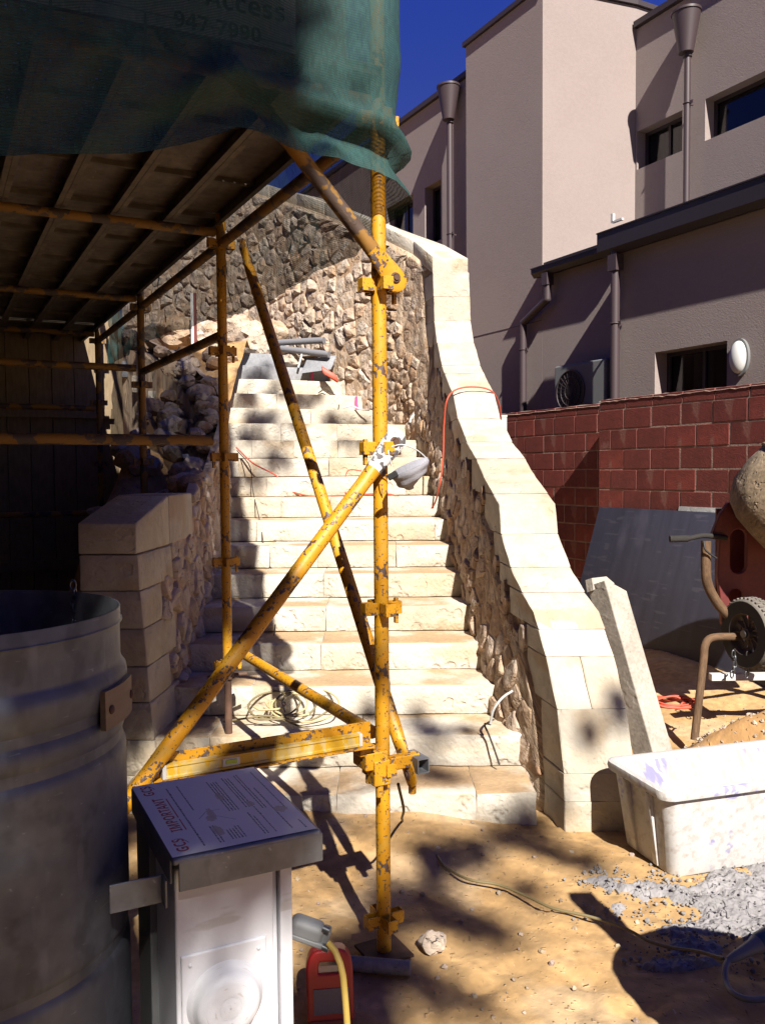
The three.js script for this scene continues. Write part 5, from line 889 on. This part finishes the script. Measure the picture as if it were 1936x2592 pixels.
{
  const R = rng(61), c = [-0.591, 0.397, -4.56]; M.coil = std({ color: lin(0.62, 0.5, 0.26), roughness: 0.6 });
  const C = thing('lead_coil', 'tangled coil of pale yellow lead lying on the steps by the scaffold foot', 'cable', [c[0], c[1], c[2]]);
  for (let k = 0; k < 5; k++) {
    const r = 0.05 + 0.1 * R(), tilt = 0.05 + 0.8 * R(), ph = R() * 6, ox = (R() - 0.5) * 0.42, pts = [];
    for (let i = 0; i < 11; i++) { const a = ph + i / 10 * 2.2 * PI, rr = r * (1 + 0.2 * noise(i * 0.7, k, 2)); const p = V(ox + Math.cos(a) * rr * 1.25 + i * 0.008, Math.sin(a) * rr * Math.sin(tilt) + 0.01, Math.sin(a) * rr * -Math.cos(tilt) + 0.0); p.y = Math.max(p.y, -0.12); pts.push(p.toArray()); }
    part(C, 'loop', cable(pts, 0.0055, 60), k % 3 ? M.coil : M.lead);
  }
  part(C, 'tail', cable([[-0.25, -0.06, 0.06], [-0.12, -0.03, 0.1], [0.0, -0.02, 0.1], [0.16, -0.07, 0.12], [0.3, -0.1, 0.14], [0.42, -0.13, 0.2]], 0.0055), M.lead);
  part(C, 'tail', cable([[-0.3, -0.09, 0.12], [-0.42, -0.1, 0.14], [-0.47, -0.1, 0.08], [-0.4, -0.1, 0.02], [-0.3, -0.09, 0.06]], 0.0055), M.coil);
}
lead('black_wire', 'dark wire hanging down the shaded left end of the steps', [[-1.231, 1.827, -7.4], [-1.095, 1.691, -7.2], [-1.042, 1.499, -7.0], [-0.926, 1.237, -6.6], [-0.853, 1.054, -6.3], [-0.738, 0.889, -6.0], [-0.688, 0.854, -5.85], [-0.68, 0.725, -5.5], [-0.663, 0.57, -5.15]], 0.004, M.leadD);
{
  const C = thing('orange_coil', 'heap of orange lead lying in the shade by the mixer leg', 'cable', [1.692, 0.245, -5.05]), R = rng(6);
  for (let k = 0; k < 6; k++) { const r = 0.06 + 0.05 * R(), pts = []; for (let i = 0; i < 9; i++) { const a = R() * 0.5 + i / 8 * 2 * PI; pts.push([Math.cos(a) * r * 1.3 + 0.05 * (R() - 0.5), 0.015 + 0.03 * R(), Math.sin(a) * r]); } part(C, 'loop', cable(pts, 0.006, 40), M.orange); }
}

// ------------------------------------------------------------------ rubble left lying on the top terrace
{
  const R = rng(12);
  const b = (px, r, seed, sq, m, label) => solo('boulder', pebble(r, seed, sq, 3).rotateY(seed).translate(...px), m, label, 'boulder');
  b([-2.273, 3.204, -9.9], 0.25, 3, 0.75, M.rub[2], 'brown pitted boulder at the far end of the terrace under the net');
  b([-1.92, 3.164, -9.8], 0.19, 8, 0.85, M.rub[0], 'pale boulder beside the red and white stake on the terrace');
  b([-1.61, 3.212, -9.7], 0.22, 14, 0.8, M.rub[3], 'large pale boulder behind the scaffold standard on the terrace');
  b([-1.404, 3.138, -9.6], 0.17, 19, 0.95, M.rub[3], 'pinkish upright boulder on the terrace beside the rounded white one');
  b([-1.326, 2.964, -9.4], 0.17, 27, 0.72, M.rub[0], 'rounded white boulder at the front edge of the terrace');
  b([-0.948, 2.804, -9.25], 0.14, 33, 0.6, M.rub[0], 'flat white boulder lying against the grey sheet');
  b([-2.544, 3.2, -10.0], 0.2, 41, 0.8, M.rub[1], 'dull boulder half hidden behind the hanging net');
  b([-1.169, 3.181, -9.8], 0.2, 47, 0.8, M.rub[1], 'tan boulder behind the grey pipes on the terrace');
  const st = thing('marker_stake', 'red and white marker stake standing among the boulders', 'stake', [-2.036, 3.007, -9.55]);
  part(st, 'white_half', box(0.03, 0.6, 0.03, -0.014, 0.28, 0), M.white); part(st, 'red_half', box(0.028, 0.6, 0.028, 0.016, 0.28, 0.002), M.red);
  solo('grey_pipe', tube([-1.152, 3.007, -9.3], [-0.587, 2.988, -9.0], 0.033, 16), M.pvc, 'upper grey plastic pipe lying on the terrace rubble', 'pipe');
  solo('grey_pipe', tube([-1.049, 2.934, -9.2], [-0.531, 2.832, -8.92], 0.033, 16), M.pvc, 'lower grey plastic pipe pointing down towards the sheet', 'pipe');
  solo('grey_sheet', hexBlock([0, 1].map((a) => [0, 1].map((q) => [0, 1].map((e) => V(a ? [-0.509, 2.672, -8.85] : [-0.822, 2.645, -8.95]).add(V(q ? 0.05 : 0, q ? 0.16 : 0, (q ? -0.14 : 0) + (e ? 0.012 : 0)))))), [0.32, 0.2, 0.012], 0.002), M.concShadeBlue, 'flat grey sheet propped at the top of the steps', 'sheet');
  solo('white_stick', tube([-0.852, 2.709, -8.98], [-0.816, 2.848, -9.0], 0.011, 8), M.white, 'thin white stick beside the grey sheet', 'stick');
  solo('red_rag', hexBlock([0, 1].map((a) => [0, 1].map((q) => [0, 1].map((e) => V([-0.598, 2.627, -8.8]).add(V(a * 0.16, a * -0.1 + q * 0.07, e * 0.05))))), [0.18, 0.07, 0.05], 0.02, [0, 0], 3, 0.03), M.orange, 'crumpled orange-red offcut on the top step', 'offcut');
  solo('red_brick_piece', rbox(0.14, 0.1, 0.08, 0.01).rotateZ(0.4).translate(...[-1.407, 3.071, -9.55]), M.red, 'broken piece of red brick between the boulders', 'brick');
  solo('red_brick_piece', rbox(0.07, 0.12, 0.08, 0.01).rotateZ(0.1).translate(...[-1.175, 2.908, -9.4]), M.orange, 'small orange brick piece beside the rounded boulder', 'brick');
  lead('white_wire', 'white wire curling on the top stone step by the rubble wall', [[-0.377, 2.256, -8.5], [-0.292, 2.273, -8.48], [-0.207, 2.24, -8.45], [-0.118, 2.229, -8.42]], 0.008, M.white);
  lead('black_wire', 'dark wire looped over the third step from the top', [[-0.643, 2.434, -8.85], [-0.575, 2.473, -8.85], [-0.461, 2.401, -8.8], [-0.425, 2.302, -8.7], [-0.435, 2.24, -8.66]], 0.006, M.leadD);
  lead('white_wire', 'short white wire on the concrete step below the grey sheet', [[-0.892, 2.599, -9.08], [-0.817, 2.552, -9.02], [-0.733, 2.515, -8.98]], 0.007, M.white);
  // white scrap lying on the unfinished left wall
  solo('white_scrap', hexBlock([0, 1].map((a) => [0, 1].map((q) => [0, 1].map((e) => V([-1.4, 1.618, -6.3]).add(V(a * 0.045 - q * 0.05, q * 0.16, e * 0.02 - q * 0.03))))), [0.05, 0.17, 0.02], 0.004), M.white, 'white strip of scrap on the unfinished left wall', 'scrap');
}

// bank of broken stone behind the unfinished left wall, under the scaffold
{
  const Bk = thing('stone_heap', 'shaded heap of broken stone behind the unfinished left wall', 'stone heap', [-2.1, 0, -6.9]), R = rng(71);
  const top = (x, z) => (0.85 + 0.62 * clamp(-z - 5.4, 0, 3.4)) * sst(-z, 4.9, 6.2) * sst(x, -2.5, -2.0) + 0.06 * fb3(x * 3, 1, z * 3);
  partW(Bk, 'earth', grid(40, 50, (u, v) => { const x = -3.6 + u * 2.25, z = -4.9 - v * 4.2; return V(x, top(x, z) - 0.02, z); }, (u, v) => [u * 2.2, v * 4]), M.sandPile);
  for (let i = 0; i < 60; i++) { const x = -2.15 + R() * 0.7, z = -5.4 - R() * 3.2, r = 0.06 + 0.12 * R() * R(); partW(Bk, 'rubble_stone', pebble(r, 300 + i, 0.75, 1).rotateY(i).translate(x, top(x, z) + r * 0.2, z), M.rub[i % 6]); }
}
// ------------------------------------------------------------------ on the sand
solo('loose_stone', pebble(0.046, 5, 0.8, 3).rotateY(0.6).translate(0.160, 0.024, -2.91), M.rub[0], 'fist-sized pale stone lying alone on the sand', 'stone');
solo('loose_stone', pebble(0.03, 9, 0.7, 2).translate(...[0.227, 0.012, -3.672]), M.rub[3], 'small tan stone beside the power lead', 'stone');
solo('pipe_offcut', tube([-0.136, 0.03, -2.786], [0.079, 0.03, -2.751], 0.024, 14), M.conc, 'cement-covered pipe offcut lying at the scaffold foot', 'pipe');
{
  const R = rng(19), g = pebble(0.01, 2, 0.7, 1), im = new THREE.InstancedMesh(g, M.rub[0], 900), m = new THREE.Matrix4(), q = new THREE.Quaternion(), e = new THREE.Euler(), c = new THREE.Color();
  for (let i = 0; i < 900; i++) { const x = -1.0 + R() * 3.6, z = -1.9 - R() * 3.6, k = R() ** 3 * 1.1 + 0.2; q.setFromEuler(e.set(R() * 6, R() * 6, R() * 6)); const y = x > 1.3 || z > -3.9 ? ground(x, z) : 0; m.compose(V(x, y + 0.003 * k, z), q, V(k, k, k)); im.setMatrixAt(i, m); const t = 0.55 + 0.45 * R(); im.setColorAt(i, c.setRGB(t, t * (0.88 + 0.1 * R()), t * (0.75 + 0.2 * R()))); }
  im.name = 'gravel'; im.userData = { label: 'pale stone chips scattered over the sand', category: 'gravel', kind: 'stuff' }; scene.add(im);
}
{
  // spilled mortar: lumpy sheet and crumbs
  const inSpill = (x, z) => { const a = Math.hypot((x - 1.68) / 0.82, (z + 3.16) / 0.46), b = Math.hypot((x - 0.98) / 0.24, (z + 2.8) / 0.06) + 0.3; return Math.min(a, b) + 0.4 * fb3(x * 4, 2, z * 4); };
  const N = 200, g = grid(N, N, (u, v) => { const x = 0.6 + u * 1.7, z = -2.5 - v * 1.15, k = inSpill(x, z), h = sst(-k, -1.0, -0.72); return V(x, ground(x, z) - 0.02 + h * (0.034 + 0.013 * fb3(x * 11, 1, z * 11) + 0.011 * noise(x * 34, 2, z * 34) + 0.010 * noise(x * 75, 5, z * 75)), z); }, (u, v) => [u * 1.7, v * 1.15]);
  solo('mortar_spill', g, std({ map: T.conc, color: lin(0.86, 0.83, 0.87), bumpMap: T.rubB, bumpScale: 0.02, roughness: 1 }), 'lumpy spill of dried grey mortar on the sand beside the tub', 'mortar');
  const R = rng(23), pg = pebble(0.006, 6, 0.8, 1), im = new THREE.InstancedMesh(pg, M.conc, 1500), m = new THREE.Matrix4(), q = new THREE.Quaternion(), e = new THREE.Euler(), c = new THREE.Color(); let n = 0;
  while (n < 1500) { const x = 0.55 + R() * 1.8, z = -2.45 - R() * 1.25, k = inSpill(x, z); if (k > 0.98 + 0.3 * R() * R() || (k < 0.8 && R() < 0.6)) continue; const s = 0.35 + R() * R() * 1.3; q.setFromEuler(e.set(R() * 6, R() * 6, R() * 6)); m.compose(V(x, ground(x, z) + (k < 0.8 ? 0.018 : 0.004) + 0.004 * s, z), q, V(s, s, s)); im.setMatrixAt(n, m); const t = 0.7 + 0.3 * R(); im.setColorAt(n, c.setRGB(t, t * 0.97, t * 0.99)); n++; }
  im.name = 'mortar_crumbs'; im.userData = { label: 'grey mortar crumbs strewn over the spill', category: 'mortar', kind: 'stuff' }; scene.add(im);
}
{
  // heap of sand by the mixer
  const g = grid(110, 80, (u, v) => { const x = 1.35 + u * 2.6, z = -3.9 - v * 1.5; const a = Math.exp(-(((x - 2.25) / 0.5) ** 2) - (((z + 4.52) / 0.3) ** 2)), b = Math.exp(-(((x - 1.75) / 0.3) ** 2) - (((z + 4.55) / 0.2) ** 2)); const ed = Math.min(u, v, 1 - u, 1 - v) * 12; return V(x, ground(x, z) - 0.03 + Math.min(1, ed) * (0.4 * a + 0.12 * b + 0.018 * fb3(x * 7, 3, z * 7) + 0.02 * noise(x * 3, 1, z * 12)), z); }, (u, v) => [u * 2.6, v * 1.5]);
  solo('sand_heap', g, M.sandPile, 'heap of raked yellow sand in front of the cement mixer', 'sand heap');
  const R = rng(29), pg = pebble(0.02, 8, 0.75, 1), im = new THREE.InstancedMesh(pg, M.rub[1], 260), m = new THREE.Matrix4(), q = new THREE.Quaternion(), e = new THREE.Euler();
  for (let i = 0; i < 260; i++) { const x = 1.5 + R() * 1.3, z = -4.3 - R() * 0.5, s = 0.25 + R() * R(); q.setFromEuler(e.set(R() * 6, R() * 6, R() * 6)); const a = Math.exp(-(((x - 2.25) / 0.5) ** 2) - (((z + 4.52) / 0.3) ** 2)), b = Math.exp(-(((x - 1.75) / 0.3) ** 2) - (((z + 4.55) / 0.2) ** 2)); m.compose(V(x, ground(x, z) - 0.025 + 0.4 * a + 0.12 * b, z), q, V(s, s, s)); im.setMatrixAt(i, m); }
  im.name = 'heap_pebbles'; im.userData = { label: 'small stones along the foot of the sand heap', category: 'gravel', kind: 'stuff' }; scene.add(im);
}
solo('white_batten', rbox(0.6, 0.04, 0.05, 0.004).rotateY(0.02).translate(...[2.213, 0.424, -5.05]), M.white, 'white painted batten lying under the cement mixer', 'batten');
{
  // power tool with its stiff loop of cable
  const a = [1.097, 0.07, -2.714], b = [1.244, 0.1, -2.78];
  const P = thing('power_tool', 'blue-grey power tool with a thick cable loop lying on the mortar', 'power tool', [a[0], 0.02, a[2]]);
  const A = V(a), B = V(b), d = B.clone().sub(A).normalize(), y = V(0, 1, 0), x = V().crossVectors(d, y).normalize(), yy = V().crossVectors(x, d), sec = [[0, 0.010], [0.02, 0.0155], [0.05, 0.018], [0.1, 0.022], [0.13, 0.03], [0.14, 0.034], [0.26, 0.036], [0.27, 0.03], [0.34, 0.034], [0.36, 0.02]];
  partW(P, 'handle', loft(sec.slice(0, 5).map(([t, r]) => ({ p: A.clone().addScaledVector(d, t), x, y: yy, rx: r, ry: r })), 18), M.grey);
  partW(P, 'body', loft(sec.slice(4).map(([t, r]) => ({ p: A.clone().addScaledVector(d, t), x, y: yy, rx: r, ry: r })), 18), std({ color: lin(0.035, 0.075, 0.11), roughness: 0.45 }));
  partW(P, 'cable_loop', cable([a, [1.077, 0.06, -2.687], [1.064, 0.04, -2.65], [1.063, 0.04, -2.586], [1.092, 0.04, -2.558], [1.154, 0.04, -2.561], [1.263, 0.04, -2.616]], 0.0095, 50, false, 10), M.grey);
}
{
  // outside the frame to the right: the drum and the upright timber whose shadows fall across the sand
  const D = thing('steel_drum', 'dark steel drum standing at the edge of the mortar', 'drum', [1.32, 0, -1.78]);
  part(D, 'shell', new THREE.LatheGeometry([[0.01, 0.01], [0.29, 0.01], [0.3, 0.03], [0.295, 0.3], [0.303, 0.32], [0.295, 0.34], [0.295, 0.6], [0.303, 0.62], [0.295, 0.64], [0.295, 0.88], [0.302, 0.9], [0.285, 0.9], [0.285, 0.2], [0.01, 0.2]].map((p) => new THREE.Vector2(...p)), 40), M.grey);
  const Tm = thing('timber_post', 'length of sawn timber standing in the steel drum', 'timber', [1.17, 0.205, -1.83]);
  part(Tm, 'plank', rbox(0.09, 1.16, 0.045, 0.003).translate(0, 0.58, 0), M.wood);
}

// ------------------------------------------------------------------ tree behind the camera: its crown throws the dappled shade
{
  const Tr = thing('shade_tree', 'tall leafy gum tree standing behind the viewpoint', 'tree', [-3.2, 0, 4.6]);
  const bark = std({ map: T.wood, color: lin(0.45, 0.4, 0.36), bumpMap: T.rubB, bumpScale: 0.02 });
  const limb = (pts, r0, r1) => { const c = new THREE.CatmullRomCurve3(pts.map((p) => V(p))), S = []; for (let i = 0; i <= 14; i++) { const p = c.getPoint(i / 14), t = c.getTangent(i / 14), x = V().crossVectors(t, V(0.3, 0.1, 1)).normalize(), y = V().crossVectors(t, x); S.push({ p, x, y, rx: lerp(r0, r1, i / 14), ry: lerp(r0, r1, i / 14) }); } return loft(S, 12); };
  partW(Tr, 'trunk', limb([[-3.2, -0.1, 4.6], [-3.1, 1.5, 4.5], [-2.9, 3, 4.4], [-2.6, 4.5, 4.1]], 0.3, 0.17), bark);
  const tips = [];
  const az = V(SUN.x, 0, SUN.z).normalize(), cE = Math.cos(0.733), sE = Math.sin(0.733);
  const over = (X, Y, Z, h) => V(X + az.x * (h - Y) * cE / sE, h, Z + az.z * (h - Y) * cE / sE);   // the point of height h that stands between the sun and (X, Y, Z)
  const R = rng(101), clumps = [];
  // close canopy over the near left: w runs across the sun's path, v along it
  const wMax = (v) => v < 1.68 ? 0.3 : v < 1.98 ? 0.5 : v < 3.35 ? -0.1 : 0.42;
  for (let i = 0; i < 330; i++) { const w = -1.8 + R() * 2.3, v = 0.2 + R() * 5.5; if (w > wMax(v) - 0.12 * R() || (v < 2 && R() < (v > 1.62 ? 0.82 : 0.6)) || Math.hypot(w - 0.05, (v - 1.4) * 1.2) < 0.3) continue; const h = 7 + R() * 3, al = (cE * h - v) / sE; clumps.push([V(w * az.z + al * az.x, h, al * az.z - w * az.x), w > wMax(v) - 0.4 ? 0.22 : 0.42, w > wMax(v) - 0.4 ? 60 : 75]); }
  for (let i = 0; i < 150; i++) { const v = 0.9 + R() * 4.6, w = wMax(v) - 0.1 - 0.6 * R(), h = 7 + R() * 3, al = (cE * h - v) / sE; if (v < 2 && R() < (v > 1.62 ? 0.75 : 0.4)) continue; if (Math.hypot(w - 0.05, (v - 1.4) * 1.2) > 0.33) clumps.push([V(w * az.z + al * az.x, h, al * az.z - w * az.x), 0.2, 55]); }
  // single sprays whose shade dapples sand, steps and wall
  const sp = (x, y, z, r, n, h = 9 + R() * 2) => clumps.push([over(x, y, z, h), r, n]);
  for (const [x, y, z, r, n] of [[0.655, 0, -3.973, 0.12, 70], [0.524, 0, -3.823, 0.13, 70], [0.705, 0, -3.659, 0.1, 40], [0.209, 0, -3.592, 0.14, 80], [0.349, 0, -3.665, 0.12, 60], [0.053, 0, -3.288, 0.16, 90], [0.17, 0, -3.196, 0.15, 80], [0.006, 0, -3.112, 0.12, 50], [0.252, -0, -3.108, 0.1, 40], [0.39, 0, -3.051, 0.12, 45], [-0.06, 0, -2.742, 0.2, 90], [0.105, 0, -2.718, 0.14, 50], [-0.154, 0, -2.578, 0.2, 100], [0.25, -0, -2.633, 0.1, 30], [-0.156, 0, -2.881, 0.16, 70], [0.567, 0, -3.344, 0.08, 22], [0.84, 0, -3.581, 0.1, 30], [0.239, 0.322, -4.4, 0.1, 45], [0.421, 0.311, -4.4, 0.07, 22], [0.187, 0.359, -4.6, 0.06, 20], [0.301, 0.174, -4.15, 0.09, 40], [0.208, 0.216, -4.2, 0.07, 22], [-0.046, 0.361, -4.6, 0.08, 30], [1.059, 0.525, -4.05, 0.07, 26], [0.942, 0.425, -3.95, 0.06, 22], [1.083, 0.464, -4, 0.05, 18], [-1.046, 2.365, -8.7, 0.17, 70], [-1.331, 2.255, -8.5, 0.16, 70], [-0.802, 2.278, -8.6, 0.12, 45], [-0.442, 2.14, -8.4, 0.16, 60], [-0.176, 2.145, -8.4, 0.12, 40], [-1.138, 2.03, -8.2, 0.2, 80], [-0.831, 2.004, -8.1, 0.15, 55], [-0.311, 1.849, -7.9, 0.15, 50], [-1.156, 1.871, -7.8, 0.17, 70], [-0.873, 1.851, -7.8, 0.12, 40], [-0.956, 1.657, -7.6, 0.15, 60], [-1.086, 1.526, -7.3, 0.16, 60], [-1.664, 2.75, -9.1, 0.16, 60], [-1.91, 2.792, -9.1, 0.14, 50], [-1.172, 2.705, -9.1, 0.12, 36], [-0.653, 2.362, -8.7, 0.1, 30], [-2.179, 2.848, -9.2, 0.15, 50], [0.082, 1.826, -7.8, 0.08, 26], [-1.268, 2.583, -8.9, 0.15, 50]]) sp(x, y, z, r, n, 9 + R() * 2);
  const pos = [], nor = [], uv = [], idx = [], a = V(), b = V(), n = V(), leafTip = [];
  for (const [c, r, cnt] of clumps) {
    tips.push(c);
    for (let k = 0; k < cnt; k++) {
      const g = () => (R() + R() + R() - 1.5) / 1.5, p = V(c.x + g() * r * 1.25, c.y + g() * r, c.z + g() * r * 1.25), big = r > 0.19 ? 1.35 : 1, L = (0.05 + 0.045 * R()) * big, w = (0.017 + 0.012 * R()) * big;
      a.set(R() - 0.5, -0.5 - R(), R() - 0.5).normalize(); b.set(R() - 0.5, R() - 0.5, R() - 0.5).cross(a).normalize(); n.crossVectors(a, b);
      const o = pos.length / 3;
      for (const [s, t] of [[-0.1, -L], [-1, -L * 0.2], [1, -L * 0.2], [-0.8, L * 0.45], [0.8, L * 0.45], [0, L * 1.1]]) { pos.push(p.x + b.x * s * w + a.x * t, p.y + b.y * s * w + a.y * t, p.z + b.z * s * w + a.z * t); nor.push(n.x, n.y, n.z); uv.push(s, t); }
      idx.push(o, o + 1, o + 2, o + 1, o + 3, o + 2, o + 2, o + 3, o + 4, o + 3, o + 5, o + 4);
    }
  }
  const g = new THREE.BufferGeometry(); g.setAttribute('position', new THREE.Float32BufferAttribute(pos, 3)); g.setAttribute('normal', new THREE.Float32BufferAttribute(nor, 3)); g.setAttribute('uv', new THREE.Float32BufferAttribute(uv, 2)); g.setIndex(idx);
  partW(Tr, 'crown', g, std({ color: lin(0.1, 0.16, 0.05), roughness: 0.9, side: THREE.DoubleSide }));
  const forks = [[-2.2, 5.2, 3.4], [-1.2, 5.6, 3.0], [0.2, 5.6, 2.6], [1.2, 5.8, 2.4], [-3.4, 5.6, 2.4], [-2.0, 6.4, 1.4], [0.2, 8, 1.0]];
  forks.forEach((f, i) => partW(Tr, 'limb', limb([[-2.62, 4.4, 4.12], [lerp(-2.6, f[0], 0.5), lerp(4.4, f[1], 0.6), lerp(4.1, f[2], 0.5)], f], i < 5 ? 0.12 : 0.09, 0.03), bark));
  const tw = []; for (const t of tips) { let best = forks[0], bd = 99; for (const f of forks) { const q = t.distanceTo(V(f)); if (q < bd) { bd = q; best = f; } } if (bd > 0.1) tw.push(limb([best, [lerp(best[0], t.x, 0.5), lerp(best[1], t.y, 0.5) + 0.15, lerp(best[2], t.z, 0.5)], t.toArray()], 0.012, 0.004)); }
  partW(Tr, 'twigs', merged(tw), bark);
}

scene.traverse((o) => { if (o.isMesh) { o.castShadow = true; o.receiveShadow = true; } });
renderer.render(scene, camera);
